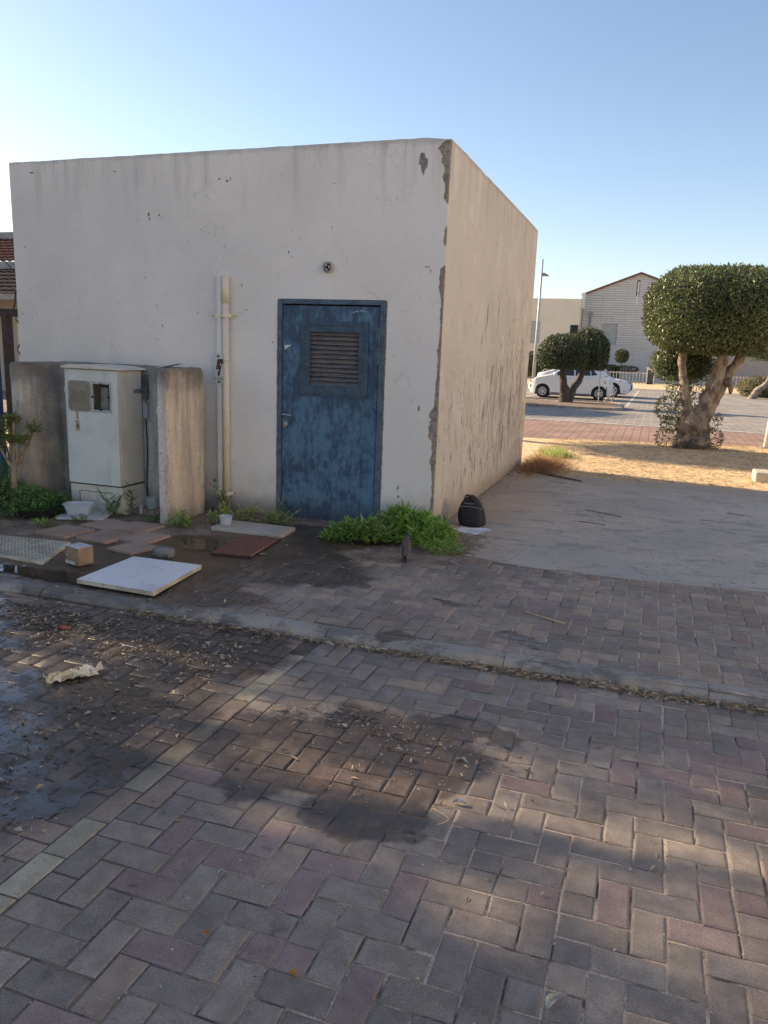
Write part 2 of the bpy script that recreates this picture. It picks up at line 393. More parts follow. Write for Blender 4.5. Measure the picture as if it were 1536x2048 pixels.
def niche_mat():
    s = N('stained_concrete'); x, y, z = s.sep()
    st = s.noise(7, 6, .65, stretch=(1, 1, .12)); m = s.noise(3, 6, .65); g = s.noise(80, 5, .7)
    warm = s.ramp(x, -3.93, -3.87)  # outer face of the right slab: warm reflected light put into the colour
    base = s.mix(warm, (.70,.65,.57), (.74,.625,.49))
    col = s.mix(s.ramp(st, .38, .66, 0, .6), base, (.26,.235,.205))
    topg = s.ramp(s.math('ADD', z, s.math('MULTIPLY', m, .5)), 1.32, 1.68); col = s.mix(s.math('MULTIPLY', topg, .8), col, (.10,.095,.085))
    lowg = s.ramp(s.math('ADD', z, s.math('MULTIPLY', m, .8)), .75, .25); col = s.mix(s.math('MULTIPLY', lowg, .6), col, (.22,.17,.12))
    pit = s.ramp(s.noise(48, 3, .55, stretch=(1,1,.7)), .655, .69); col = s.mix(s.math('MULTIPLY', pit, .8), col, (.10,.085,.07))
    lf = s.ramp(x, -4.95, -5.3); col = s.mix(s.math('MULTIPLY', lf, s.ramp(m, .35, .6, .15, .6)), col, (.20,.185,.165))
    col = s.scale(col, s.ramp(g, .25, .75, .8, 1.2))
    return s.fin(col, .9, s.bump(s.math('SUBTRACT', g, s.math('MULTIPLY', pit, 2.)), .7, .006), 0, .3)
NICHE = niche_mat()
def door_paint():
    s = N('blue_door_paint'); x, y, z = s.sep()
    a = s.noise(5.5, 7, .7, stretch=(1,1,.85)); b = s.noise(19, 7, .78, stretch=(1,1,.7)); c = s.noise(38, 4, .65, stretch=(1,1,.28)); g = s.noise(160, 3)
    dark = (.028,.058,.120); lite = (.095,.195,.285)
    v = s.math('ADD', s.math('MULTIPLY', a, .42), s.math('ADD', s.math('MULTIPLY', b, .33), s.math('MULTIPLY', c, .25)))
    low = s.ramp(z, 1.15, .8, 0, .035)
    col = s.mix(s.ramp(s.math('ADD', v, low), .45, .59), dark, lite)
    foot = s.ramp(s.math('ADD', z, s.math('MULTIPLY', b, .25)), .42, .16); col = s.mix(s.math('MULTIPLY', foot, .75), col, (.055,.052,.062))
    rust = s.ramp(s.noise(26, 5, .7), .69, .74); col = s.mix(s.math('MULTIPLY', rust, .6), col, (.05,.035,.03))
    scr = s.ramp(s.noise(90, 2, .5, stretch=(.25,1,1)), .73, .76); col = s.mix(s.math('MULTIPLY', scr, .5), col, (.30,.38,.45))
    return s.fin(col, s.ramp(b, .3, .7, .42, .7), s.bump(s.math('ADD', c, s.math('MULTIPLY', g, .4)), .18, .004), 0, .5)
BLUE = door_paint()
FRAMEB = mk('door_frame_paint', (.105,.15,.195), (.07,.10,.145), 12, bump=.2, bs=60)
LOUV = mk('louvre_paint', (.05,.085,.12), (.07,.11,.15), 10, bump=.2, bs=80)
SLATM = mk('slat_paint', (.19,.16,.15), (.10,.115,.14), 24, stretch=(.3,1,1), bump=.2, bs=60)
DARKV = mk('dark_void', (.012,.012,.013), rough=.9)
CREAM = mk('cream_pipe_paint', (.76,.67,.52), (.70,.62,.48), 2, rough=.5, bump=.05, bs=60, vary=.05, streak=(.42,.32,.22,.18))
CABM = mk('cabinet_polyester', (.68,.70,.655), (.60,.62,.58), 3, rough=.5, bump=.12, bs=200, streak=(.22,.23,.21,.35))
CABS = mk('cabinet_side', (.68,.64,.55), (.60,.565,.485), 3, rough=.55, bump=.12, bs=200, streak=(.25,.24,.2,.3))
SEAM = mk('rubber_seam', (.035,.035,.035), rough=.7)
PLATE = mk('clear_yellowed_window', (.22,.21,.165), (.16,.155,.12), 8, rough=.22)
STEEL = mk('dull_steel', (.42,.42,.41), (.28,.27,.26), 30, rough=.4, metal=.7)
RUST = mk('rusted_grate', (.31,.155,.12), (.22,.11,.085), 30, rough=.75, bump=.5, bs=120)
BROWNM = mk('brown_fence_steel', (.075,.05,.042), (.11,.075,.06), 15, rough=.65, bump=.3)
BLUEM = mk('blue_post_paint', (.035,.09,.22), (.06,.13,.27), 8, rough=.5)
WHITEB = N('white_marble_board')
def _board(s):
    m = s.noise(14, 6, .65); g = s.noise(60, 4, .6); k = s.noise(3.5, 5)
    col = s.mix(s.ramp(m, .58, .70), (.84,.85,.86), (.66,.63,.59)); col = s.mix(s.ramp(g, .66, .70), col, (.20,.17,.15))
    col = s.mix(s.ramp(k, .56, .66, 0, .35), col, (.52,.40,.34)); return s.fin(col, .35, s.bump(g, .15, .002))
WHITEB = _board(WHITEB)
BOARDE = mk('board_edge', (.60,.55,.44), (.42,.37,.28), 10, rough=.6)
CARDB = mk('cardboard', (.36,.25,.165), (.28,.19,.125), 9, rough=.85, bump=.2)
TAPE = mk('white_tape', (.66,.66,.66), (.45,.44,.43), 14, rough=.5)
PLAST = N('milky_plastic')
PLAST.b.inputs['Alpha'].default_value = .62; PLAST = PLAST.fin((.62,.66,.68), .3)
CLEARP = N('clear_plastic'); CLEARP.b.inputs['Alpha'].default_value = .35; CLEARP = CLEARP.fin((.6,.62,.6), .15)
TRAYM = mk('white_tray', (.56,.56,.53), (.42,.40,.36), 12, rough=.45)
SLOTM = mk('cream_cover_plate', (.66,.60,.44), (.46,.39,.28), 5, rough=.7, bump=.3, bs=80)
STONE = mk('grey_rock', (.24,.23,.215), (.15,.14,.13), 18, bump=.8, bs=70, bd=.01)
RUSTD = mk('grate_gap', (.05,.022,.018), rough=.9)
BLACKF = mk('black_bag_fabric', (.014,.014,.016), (.022,.022,.025), 20, rough=.75, bump=.5, bs=600, bd=.001)
ZIP = mk('grey_zip', (.35,.35,.36), rough=.45)
LOGO = mk('pale_stitching', (.45,.45,.45), rough=.6)
def paper_mat():
    s = N('printed_newspaper'); tc = s.n('ShaderNodeTexCoord')
    g = s.n('ShaderNodeTexWave', wave_type='BANDS', bands_direction='Y'); g.inputs['Scale'].default_value = 26; g.inputs['Distortion'].default_value = 3
    g.inputs['Detail'].default_value = 3; g.inputs['Detail Scale'].default_value = 6; s.l(s.pos, g.inputs['Vector'])
    blk = s.ramp(s.noise(11, 3, .5), .47, .55)
    v = s.math('MULTIPLY', s.ramp(g.outputs['Fac'], .35, .6), blk)
    pic = s.ramp(s.noise(7, 2, .4), .60, .64)
    col = s.mix(s.math('MULTIPLY', v, .7), (.8,.8,.82), (.14,.14,.18)); col = s.mix(pic, col, (.09,.11,.2))
    return s.fin(col, .8)
PAPER = paper_mat()
LEAFD = leaf_mat('dead_leaf', (.17,.11,.065), (.60,.47,.32), .1, .8, (.55,.48,.38))
STRAW = leaf_mat('straw', (.44,.30,.16), (.78,.62,.38), .15, .8, (.36,.20,.11))
GREENW = leaf_mat('weed_leaf', (.16,.33,.05), (.42,.58,.12), .35, .5, (.45,.42,.14))
GREENL = leaf_mat('pale_weed_leaf', (.34,.42,.12), (.46,.52,.20), .35, .5)
GREEND = leaf_mat('shade_weed_leaf', (.08,.16,.05), (.17,.28,.08), .25, .6)
FICUS = leaf_mat('ficus_leaf', (.085,.115,.045), (.155,.185,.075), .22, .34, (.26,.26,.13))
FICUSD = leaf_mat('far_ficus_leaf', (.055,.070,.034), (.10,.12,.055), .15, .5, (.12,.13,.06))
CORE = mk('shade_core', (.022,.032,.014), (.03,.045,.02), 6, rough=.9)  # dark solid core added inside the leaves to block light
SHRUBL = leaf_mat('yellow_shrub_leaf', (.17,.21,.06), (.27,.30,.09), .35, .5)
BARK = mk('pale_ficus_bark', (.33,.275,.215), (.15,.122,.098), 9, bump=1., bs=30, bd=.03, vary=.22, stretch=(1,1,.5))
BARKD = mk('dark_bark', (.085,.07,.058), (.05,.042,.036), 7, bump=.9, bs=30, bd=.02)
STEM = mk('green_stem', (.13,.16,.06), rough=.6)
STEMB = mk('brown_twig', (.16,.12,.085), (.10,.075,.055), rough=.8)
CARW = mk('white_car_paint', (.74,.74,.74), (.72,.72,.72), rough=.22, vary=.01)
GLASS = mk('car_glass', (.030,.045,.05), (.03,.04,.045), rough=.05, vary=.02)
TYRE = mk('tyre_rubber', (.02,.02,.02), rough=.8)
RIM = mk('wheel_cover', (.50,.50,.51), (.45,.45,.46), rough=.35, metal=.4, vary=.05)
HEADL = mk('headlamp_lens', (.25,.27,.30), (.10,.11,.13), 20, rough=.1)
TAILL = mk('tail_lamp_lens', (.09,.012,.012), (.05,.02,.02), 20, rough=.15)
GALV = mk('galvanised_pole', (.50,.49,.46), (.42,.41,.39), rough=.45, metal=.2)
FENCEW = mk('fence_paint', (.55,.52,.47), (.45,.42,.37), rough=.6)
HWALL = mk('beige_render', (.76,.68,.54), (.72,.64,.5), .6, bump=.2)
HWHITE = mk('white_render', (.74,.72,.68), (.68,.66,.62), .6)
def siding():
    s = N('stone_siding'); mp = s.n('ShaderNodeMapping'); mp.inputs['Rotation'].default_value = (R(90),0,0); s.l(s.pos, mp.inputs['Vector'])
    b = s.n('ShaderNodeTexBrick'); s.l(mp.outputs[0], b.inputs['Vector'])
    b.inputs['Scale'].default_value = 1; b.inputs['Brick Width'].default_value = 1.7; b.inputs['Row Height'].default_value = .165
    b.inputs['Mortar Size'].default_value = .016; b.inputs['Mortar Smooth'].default_value = .3
    b.inputs['Color1'].default_value = (.66,.63,.59,1); b.inputs['Color2'].default_value = (.60,.57,.535,1); b.inputs['Mortar'].default_value = (.42,.395,.37,1)
    return s.fin(b.outputs['Color'], .85, s.bump(b.outputs['Fac'], .8, -.03), 0, .3)
SIDING = siding()
ROOFT = mk('roof_tile', (.20,.085,.065), (.15,.065,.05), 6, rough=.8, bump=.2)
ROOFT2 = mk('roof_tile_dark', (.085,.035,.035), (.06,.027,.027), 9, spec=.05, rough=.95, bump=.2, vary=.3)
ROOFG = mk('roof_tile_grey', (.05,.042,.042), (.035,.03,.03), 9, spec=.05, rough=.95, bump=.2)
SHUT = mk('grey_shutter', (.42,.44,.42), (.38,.40,.39), 3, rough=.5)
BROWNW = mk('brown_window', (.10,.07,.045), rough=.5)
TRIM = mk('grey_flashing', (.30,.30,.30), (.22,.22,.22), 4, rough=.6)
SIGNW = mk('sign_plate', (.60,.58,.55), (.50,.48,.45), 30, rough=.5)
SIGNR = mk('sign_red', (.14,.035,.03), (.09,.025,.022), 40, rough=.5)
SIGNK = mk('sign_black', (.02,.02,.02), rough=.6)
RAG = mk('yellow_cloth', (.56,.50,.33), (.72,.68,.58), 12, rough=.8)
REDP2 = mk('red_wrapper', (.35,.06,.04), rough=.5)
ALGAE = mk('puddle_film', (.05,.035,.02), rough=.05)
def water():
    s = N('puddle_water'); g = s.noise(9, 3, .5); br = s.noise(7, 6, .68); b2 = s.noise(26, 4, .6)
    cov = s.ramp(s.math('ADD', br, s.math('MULTIPLY', b2, .18)), .53, .62)
    s.fin((.045,.034,.025), s.ramp(s.noise(13, 5, .65), .38, .62, .05, .34), s.bump(s.math('ADD', g, s.math('MULTIPLY', b2, .4)), .25, .004), 0, .9)
    s.b.inputs['IOR'].default_value = 1.5; s.l(s.math('MULTIPLY', cov, .78), s.b.inputs['Alpha']); return s.mat
def still():
    s = N('still_water'); s.fin((.03,.024,.018), .03, s.bump(s.noise(9, 3, .5), .1, .004), 0, .9); s.b.inputs['IOR'].default_value = 1.45; s.b.inputs['Alpha'].default_value = .8; return s.mat
STILL = still()
WATER = water()
BIRDB = mk('bird_brown', (.085,.062,.048), (.12,.09,.07), 40, rough=.7)
BIRDK = mk('bird_black', (.012,.012,.013), rough=.6)
BIRDW = mk('bird_white', (.6,.58,.52), rough=.7)
CERAM = mk('lampholder_ceramic', (.52,.48,.40), (.40,.36,.3), 25, rough=.5)
# ------------------------------------------------------------------ ground
def sheet(name, x0, x1, y0, y1, nx, ny, zf, mat, parent=None, smooth=True):
    xs = np.linspace(x0, x1, nx+1); ys = np.linspace(y0, y1, ny+1)
    V = [(x, y, zf(x, y)) for y in ys for x in xs]
    i, j = np.meshgrid(np.arange(nx), np.arange(ny)); a = (j*(nx+1)+i).ravel()
    F = np.stack([a, a+1, a+nx+2, a+nx+1], 1)
    return fast_mesh(name, V, F, mat, parent, smooth)
ys = [-300, -60, -10, 0, 10, 14] + [16+k for k in range(0, 22)] + [45, 60, 90, 160, 300, 700]
xs = [-500, -150, -60, -20, 0, 20, 60, 150, 500]
V = [(x, y, gz(y)-.06) for y in ys for x in xs]; F = [(j*9+i, j*9+i+1, j*9+i+10, j*9+i+9) for j in range(len(ys)-1) for i in range(8)]
tag(mesh_obj('ground', V, F, GROUND), kind='structure')

KF = lambda x: 3.805 + .022*(x+.5)             # kerb front line
KB = lambda x: KF(x) + .120
def brick_meshes():
    out = []
    for v in range(6):
        r = np.random.default_rng(v)
        L, W, c = .0962, .0462, .0046
        base = [(-L,-W),(L,-W),(L,W),(-L,W)]
        o = [(x + r.normal()*.0008, y + r.normal()*.0008) for x, y in base]
        out.append((np.array([(x,y,-.03) for x,y in o] + [(x,y,-.0034) for x,y in o] + [(x-math.copysign(c*(1+r.random()*.8),x), y-math.copysign(c*(1+r.random()*.8),y), -.0008*r.random()) for x,y in o]),
            [(0,1,5,4),(1,2,6,5),(2,3,7,6),(3,0,4,7),(4,5,9,8),(5,6,10,9),(6,7,11,10),(7,4,8,11),(8,9,10,11)]))
    return out
BM = brick_meshes()
BMESH = {}
for v in range(6):
    for m in range(5):
        me = bpy.data.meshes.new('brick'); me.from_pydata([tuple(q) for q in BM[v][0]], [], BM[v][1]); me.materials.append(BR[m]); BMESH[v, m] = me
camloc = Vector((0, 0, CAM_H))
def inview(p, mx=60):
    d = Vector(p) - camloc; z = d.dot(cf)
    if z < .2: return None
    x = d.dot(cr)/z*1551.6+768; y = -d.dot(cu)/z*1551.6+1024
    return z if -mx < x < 1536+mx and -mx < y < 2048+mx else None
def lay(parent, rects, ztop, pick, label=None):
    """rects: (x0,x1,y0,y1,vertical). Nearest 300 in view become parts, the others one joined part."""
    items = []
    for x0, x1, y0, y1, vert in rects:
        cx, cy = (x0+x1)/2, (y0+y1)/2
        z = inview((cx, cy, ztop)); items.append(((z if z else 99), x0, x1, y0, y1, vert))
    items.sort(key=lambda t: t[0])
    SV, SF, SM = [], [], []; nb = 0
    for k, (z, x0, x1, y0, y1, vert) in enumerate(items):
        cx, cy = (x0+x1)/2, (y0+y1)/2; lx, ly = x1-x0, y1-y0
        v = random.randrange(6); m = pick(cx, cy)
        dz = ztop + max(-.0008, min(.002, random.gauss(.0003, .0009))); rz = random.gauss(0, .009); tx = max(-.012, min(.012, random.gauss(0, .006))); ty = max(-.009, min(.009, random.gauss(0, .0045)))
        cx += random.gauss(0, .0012); cy += random.gauss(0, .0012)
        if vert: sx, sy, rz = ly/.2, lx/.1, rz + math.pi/2
        else: sx, sy = lx/.2, ly/.1
        if random.random() < .5: rz += math.pi
        Mx = Matrix.Translation((cx, cy, dz)) @ Matrix.Rotation(rz, 4, 'Z') @ Matrix.Rotation(tx, 4, 'X') @ Matrix.Rotation(ty, 4, 'Y') @ Matrix.Diagonal((sx, sy, 1, 1))
        if k < 300 and z < 50:
            o = bpy.data.objects.new('brick', BMESH[v, m]); C.objects.link(o); o.parent = parent
            o.location, o.rotation_euler, o.scale = (cx, cy, dz), (tx, ty, rz), (sx, sy, 1)
        else:
            A = np.array(Mx); P = BM[v][0] @ A[:3, :3].T + A[:3, 3]
            SV.append(P); SF.append(np.array(BM[v][1]) + nb); SM += [m]*9; nb += 12
    if SV:
        o = fast_mesh('further_bricks', np.concatenate(SV), np.concatenate(SF), BR, parent)
        o.data.polygons.foreach_set('material_index', np.array(SM, dtype=np.int32)); o['kind'] = 'stuff'
OX, OY = -.0104, 2.3875
def herring(x0, x1, y0f, y1f, ox, oy, split=.07, gap=.0):
    out = []
    i0 = int((x0-ox)/.1)-3; i1 = int((x1-ox)/.1)+3
    ylo, yhi = min(y0f(x0), y0f(x1)), max(y1f(x0), y1f(x1))
    j0 = int((oy-yhi)/.1)-3; j1 = int((oy-ylo)/.1)+3
    for i in range(i0, i1):
        for j in range(j0, j1):
            d = (j-i) % 4
            if d == 0: r = (ox+i*.1, ox+(i+2)*.1, oy-(j+1)*.1, oy-j*.1, False)
            elif d == 1: r = (ox+i*.1, ox+(i+1)*.1, oy-(j+2)*.1, oy-j*.1, True)
            else: continue
            rs = [r]
            if random.random() < split:
                a, b, c, e, v = r; xm, ym = (a+b)/2, (c+e)/2
                rs = [(a,b,c,ym,False),(a,b,ym,e,False)] if v else [(a,xm,c,e,True),(xm,b,c,e,True)]
            for a, b, c, e, v in rs:
                xm = (a+b)/2; a, b = max(a, x0), min(b, x1); c, e = max(c, y0f(xm)), min(e, y1f(xm))
                if b-a > .03 and e-c > .03: out.append((a, b, c, e, v))
    return out
def mound(x, y):
    """height of the dirt over the pavement: >0 where dirt covers the bricks"""
    m = max(sstep(-2.35, -2.95, x)*sstep(3.9, 4.15, y + .1*mnoise.noise((x*3, y*3, 5))),
            sstep(5.0 + .25*max(0, x+2.2), 5.45 + .2*max(0, x+2.2), y)*sstep(-.75, -1.3, x), sstep(4.55, 5.1, y)*sstep(-2.0, -2.6, x))
    n = mnoise.noise((x*2.3, y*2.3, 1))*.5 + mnoise.noise((x*7, y*7, 2))*.3 + mnoise.noise((x*19, y*19, 3))*.2
    return m - .42 + n*.75
road = tag(sheet('road', -9, 6, -2.5, 3.86, 60, 40, lambda x, y: -.0042 + (.0022 if x < -1.75 else 0) + .0014*mnoise.noise((x*9, y*9, 0)), SAND), kind='structure')
def pick_road(x, y):
    r = random.random(); n = mnoise.noise((x*1.4, y*1.4, 9))
    if x < -1.71: return 1 if r < .45 else (3 if r < .75 else 0)
    if r < .045: return 3
    if r < .20 + .25*n: return 2
    return 1 if r < .62 else 0
rects = herring(-1.6104, 4.6, lambda x: .1, lambda x: KF(x)-.006, OX, OY)
rects += herring(-5.4, -1.7104, lambda x: .6, lambda x: KF(x)-.006, OX, OY, .05)
lay(road, rects, 0, pick_road)
for k in range(17):                            # the pale edging row
    y0 = .15 + k*.2 - .0; y1 = y0+.2
    y1 = min(y1, KF(-1.66)-.006)
    if y1-y0 < .04: continue
    o = bpy.data.objects.new('edging_brick', BMESH[k % 6, 4 if k not in (9, 13) else 3]); C.objects.link(o); o.parent = road
    o.location = (-1.6604, (y0+y1)/2, .001); o.rotation_euler = (0, random.gauss(0, .006), math.pi/2 + random.gauss(0, .008)); o.scale = ((y1-y0)/.2, 1., 1)
kerb = thing('kerb', None, None); kerb['kind'] = 'structure'
xk = -6.45; ang = math.atan(.022)
while xk < 5.5:
    ln_ = 1.0 if xk > -2.5 else .97
    mb = MB(); pr = [(0,-.06),(0,.010),(.014,.030),(.045,.045),(.085,.051),(.116,.052),(.119,-.06)]
    n = 9
    vs = []
    for a in range(n):
        xx = xk + .002 + (ln_-.004)*a/(n-1)
        for (py, pz) in pr:
            k = mnoise.noise((xx*5, py*20, pz*20+xk)); vs.append((xx, KF(xx)+py-.005*k*(pz > 0), pz+(.006*k + .008*min(0, mnoise.noise((xx*13, py*9, xk))+.1))*(pz > 0)*(py < .10)))
    m_ = len(pr); fs = [(a*m_+b, (a+1)*m_+b, (a+1)*m_+b+1, a*m_+b+1) for a in range(n-1) for b in range(m_-1)]
    fs += [tuple(range(m_)), tuple((n-1)*m_+b for b in range(m_))[::-1]]
    mb.add(vs, fs); mb.build('kerb_stone', KERB, kerb, smooth=False)
    xk += ln_

def slab_near(x):
    pts = [(-9,5.9),(-1.71,5.86),(-1.27,5.79),(-.97,5.70),(-.59,5.66),(-.06,5.68),(.45,5.72),(.89,5.77),(6,6.2)]
    for (a, ya), (b, yb) in zip(pts, pts[1:]):
        if a <= x <= b: return ya + (yb-ya)*(x-a)/(b-a) + .008*mnoise.noise((x*9, 0, 0))
    return 6
pavement = tag(sheet('pavement', -9, 6, 3.86, 6.6, 60, 24, lambda x, y: .0462 + .0015*mnoise.noise((x*9, y*9, 0)), SAND), kind='structure')
def pick_pave(x, y):
    r = random.random()
    return 0 if r < .52 else (1 if r < .66 else (3 if r < .9 else 2))
rects = herring(-4.2, 5.2, lambda x: KB(x)+.004, lambda x: slab_near(max(x, -1.7))-.01, -.03, KB(-.5)+.004, .10)
rects = [r for r in rects if mound((r[0]+r[1])/2, (r[2]+r[3])/2) < .5]
lay(pavement, rects, .05, pick_pave)
dirt = sheet('dirt_strip', -9, -.5, 3.93, 6.5, 340, 130, lambda x, y: min(.047 + .011*max(-.4, min(1., mound(x, y))) + .004*mnoise.noise((x*22, y*22, 4)) + .02*sstep(-4.6, -6.2, x), .09), DIRT)
tag(dirt, kind='structure')

sx = np.linspace(-1.70, 9, 60)
poly = [(x, slab_near(x) if x < 6 else 6.2) for x in sx] + [(x, 10.32 + .16*mnoise.noise((x*1.3, 3, 0)) + .05*mnoise.noise((x*6, 1, 0)) + .06*(x+1.7)) for x in sx[::-1]]
mb = MB(); mb.prism(poly, -.08, .052); tag(mb.build('concrete_slab', SLAB), kind='structure')
def gedge(x): return 15.55 + .30*(x+1) + .12*mnoise.noise((x*2, 0, 7)) + .05*mnoise.noise((x*9, 0, 7))
def grass_z(x, y):
    return .04 - .006*(y-10) + .012*mnoise.noise((x*2.5, y*2.5, 0)) + .006*mnoise.noise((x*9, y*9, 0)) - .06*sstep(gedge(x)-.1, gedge(x)+.25, y)
tag(sheet('dry_grass_verge', -12, 10, 9.9, 18.6, 220, 110, grass_z, STRAWG), kind='structure')
tag(sheet('red_brick_lane', -40, 40, 13, 19.6, 1, 1, lambda x, y: 0, REDP), kind='structure')
tag(sheet('parking_lot', -60, 60, 19.6, 50.4, 1, 40, lambda x, y: gz(y)+.004, GREYP), kind='structure')
tag(sheet('far_verge', -60, 60, 50.2, 60, 30, 14, lambda x, y: -.28 + .11*sstep(50.2, 50.9, y) + .03*mnoise.noise((x, y, 0)), STRAWG), kind='structure')
mb = MB(); mb.box(-60, 60, 19.55, 19.68, -.02, .012); tag(mb.build('lane_edging', WHITEP), kind='structure')
for (xa, ya, xb, yb, nm) in ((-.93, 31.3, -.80, 47, 0), (4.9, 38, 3.0, 47, 1), (-5.3, 31.3, -5.0, 47, 2), (2.0, 41, -.4, 47.2, 3)):
    if nm == 3: continue
    n = 16; V = []
    for k in range(n+1):
        t = k/n; x = xa+(xb-xa)*t; y = ya+(yb-ya)*t; V += [(x-.05, y, gz(y)+.009), (x+.05, y, gz(y)+.009)]
    tag(mesh_obj('stall_line', V, [(2*k, 2*k+1, 2*k+3, 2*k+2) for k in range(n)], WHITEP), kind='structure')
# kerbed island
def rrect(x0, x1, y0, y1, r, n=8):
    P = []
    for cx, cy, a0 in ((x1-r, y0+r, -90), (x1-r, y1-r, 0), (x0+r, y1-r, 90), (x0+r, y0+r, 180)):
        for k in range(n+1): a = R(a0+90*k/n); P.append((cx+r*math.cos(a), cy+r*math.sin(a)))
    return P
mb = MB(); O = rrect(-13, -.95, 26.4, 30.4, .9); I = rrect(-12.85, -1.1, 26.55, 30.25, .78); n = len(O)
zb, zt = -.35, -.05
vs = [(x, y, zb) for x, y in O] + [(x, y, zt) for x, y in O] + [(x, y, zt) for x, y in I] + [(x, y, zt-.03) for x, y in I]
fs = [(k, (k+1) % n, (k+1) % n+n, k+n) for k in range(n)] + [(k+n, (k+1) % n+n, (k+1) % n+2*n, k+2*n) for k in range(n)] + [(k+2*n, (k+1) % n+2*n, (k+1) % n+3*n, k+3*n) for k in range(n)]
mb.add(vs, fs, 0); mb.add([(x, y, zt-.03) for x, y in I], [tuple(range(n))], 1)
tag(mb.build('traffic_island', [KERB, DIRT]), kind='structure')

# ------------------------------------------------------------------ the hut
HX0, HX1, HY0, HY1, HZ = -6.12, -1.71, 6.40, 11.2, 3.27
DX0, DX1, DZ1 = -3.215, -2.205, 2.01          # door opening in the wall
hut = thing('utility_hut', 'flat roofed plastered utility hut with blue metal door and crumbling corner', 'utility building', ((HX0+HX1)/2, (HY0+HY1)/2, .03))
CH = [(0,.035),(.15,.035),(.35,.03),(.5,.028),(.62,.045),(.66,.06),(.80,.055),(.91,.085),(1.0,.095),(1.10,.10),(1.14,.045),(1.3,.04),(1.45,.03),(1.6,.035),(1.75,.02),(1.9,.028),
      (2.02,.02),(2.10,.05),(2.2,.055),(2.26,.06),(2.29,.0),(2.42,.0),(2.47,.028),(2.56,.03),(2.60,.0),(2.75,.0),(2.79,.035),(2.9,.05),(3.02,.07),(3.1,.085),(3.2,.11),(3.3,.12)]
def chipw(z):
    for (a, wa), (b, wb) in zip(CH, CH[1:]):
        if a <= z <= b:
            t = (z-a)/(b-a); wv = wa+(wb-wa)*t
            return 0 if wv < .004 else max(.0, .72*wv*(1+.7*mnoise.noise((z*14, 3, 0)) + .4*mnoise.noise((z*45, 1, 0))))
    return 0
def roofz(x): return HZ - .030*(HX1-x)/4.4 + .003*mnoise.noise((x*2.2, 0, 0)) + .005*mnoise.noise((x*11, 5, 0))
def front_wall():
    mb = MB()
    xs = list(np.linspace(HX0, DX0, 40)) + list(np.linspace(DX0, DX1, 14))[1:] + list(np.linspace(DX1, HX1-.2, 12))[1:]
    top = [roofz(x) for x in xs]
    for a in range(len(xs)-1):
        xa, xb = xs[a], xs[a+1]; z0 = DZ1 if DX0-1e-4 <= xa < DX1-1e-4 else -.03
        mb.add([(xa,HY0,z0),(xb,HY0,z0),(xb,HY0,top[a+1]),(xa,HY0,top[a])], [(0,1,2,3)])
        mb.add([(xa,HY0,top[a]),(xb,HY0,top[a+1]),(xb,HY0+.2,top[a+1]),(xa,HY0+.2,top[a])], [(0,1,2,3)])
    # reveals
    d = .10
    mb.add([(DX0,HY0,-.03),(DX0,HY0,DZ1),(DX0,HY0+d,DZ1),(DX0,HY0+d,-.03)], [(0,1,2,3)])
    mb.add([(DX1,HY0,-.03),(DX1,HY0+d,-.03),(DX1,HY0+d,DZ1),(DX1,HY0,DZ1)], [(0,1,2,3)])
    mb.add([(DX0,HY0,DZ1),(DX1,HY0,DZ1),(DX1,HY0+d,DZ1),(DX0,HY0+d,DZ1)], [(0,1,2,3)])
    # left and back sides, thick
    mb.add([(HX0,HY0,-.03),(HX0,HY0,top[0]),(HX0,HY1,top[0]),(HX0,HY1,-.03)], [(0,1,2,3)])
    return mb.build('front_wall', PLF, hut)
front_wall()
# corner column and side wall as one surface with chipped arris
zs = np.concatenate([np.arange(-.03, HZ-.012, .0125), [HZ-.004]])
Vc, Fc, Mc = [], [], []
prof_n = 8
for z in zs:
    a = chipw(max(z, 0)); b = a*.30*(1+.8*mnoise.noise((z*20, 9, 0))); a = max(a, .003); b = max(b, .003)
    dd = min(.016, a*.35) * (1+.5*mnoise.noise((z*30, 2, 0)))
    zz = z - (.012*sstep(3.16, HZ, z))
    Vc += [(HX1-.2, HY0, z if z < HZ-.006 else roofz(HX1-.2)), (HX1-a-.004, HY0, zz), (HX1-a, HY0+dd*.8, zz), (HX1-a*.45, HY0+dd+.004*mnoise.noise((z*40, 7, 0)), zz),
           (HX1-dd, HY0+dd*1.1, zz), (HX1-dd*.9, HY0+b*.6, zz), (HX1-dd*.5, HY0+b, zz), (HX1, HY0+b+.004, zz)]
for k in range(len(zs)-1):
    raw = chipw(max(zs[k], 0)) > .006
    for q in range(prof_n-1):
        Fc.append((k*prof_n+q, k*prof_n+q+1, (k+1)*prof_n+q+1, (k+1)*prof_n+q)); Mc.append(0 if q == 0 else (1 if raw else 0) if q < 6 else (1 if raw else 2))
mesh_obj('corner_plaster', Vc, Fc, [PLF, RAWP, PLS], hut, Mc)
yss = np.linspace(HY0+.13, HY1, 60); mb = MB()
bz = lambda y: HZ-.012 + .006*mnoise.noise((y*1.6, 4, 0)) + .006*mnoise.noise((y*8, 4, 0)) - .035*max(0, mnoise.noise((y*5, 11, 0))-.25) 
for a in range(len(zs)-1):                      # short strip joining chipped arris to wall
    ya = HY0 + max(.003, chipw(max(zs[a],0))*.30*(1+.8*mnoise.noise((zs[a]*20, 9, 0)))) + .004
    yb = HY0 + max(.003, chipw(max(zs[a+1],0))*.30*(1+.8*mnoise.noise((zs[a+1]*20, 9, 0)))) + .004
    za = zs[a]-(.012*sstep(3.16, HZ, zs[a])); zb_ = zs[a+1]-(.012*sstep(3.16, HZ, zs[a+1]))
    mb.add([(HX1,ya,za),(HX1,HY0+.13,za),(HX1,HY0+.13,zb_),(HX1,yb,zb_)], [(0,1,2,3)])
ztop0 = HZ-.016
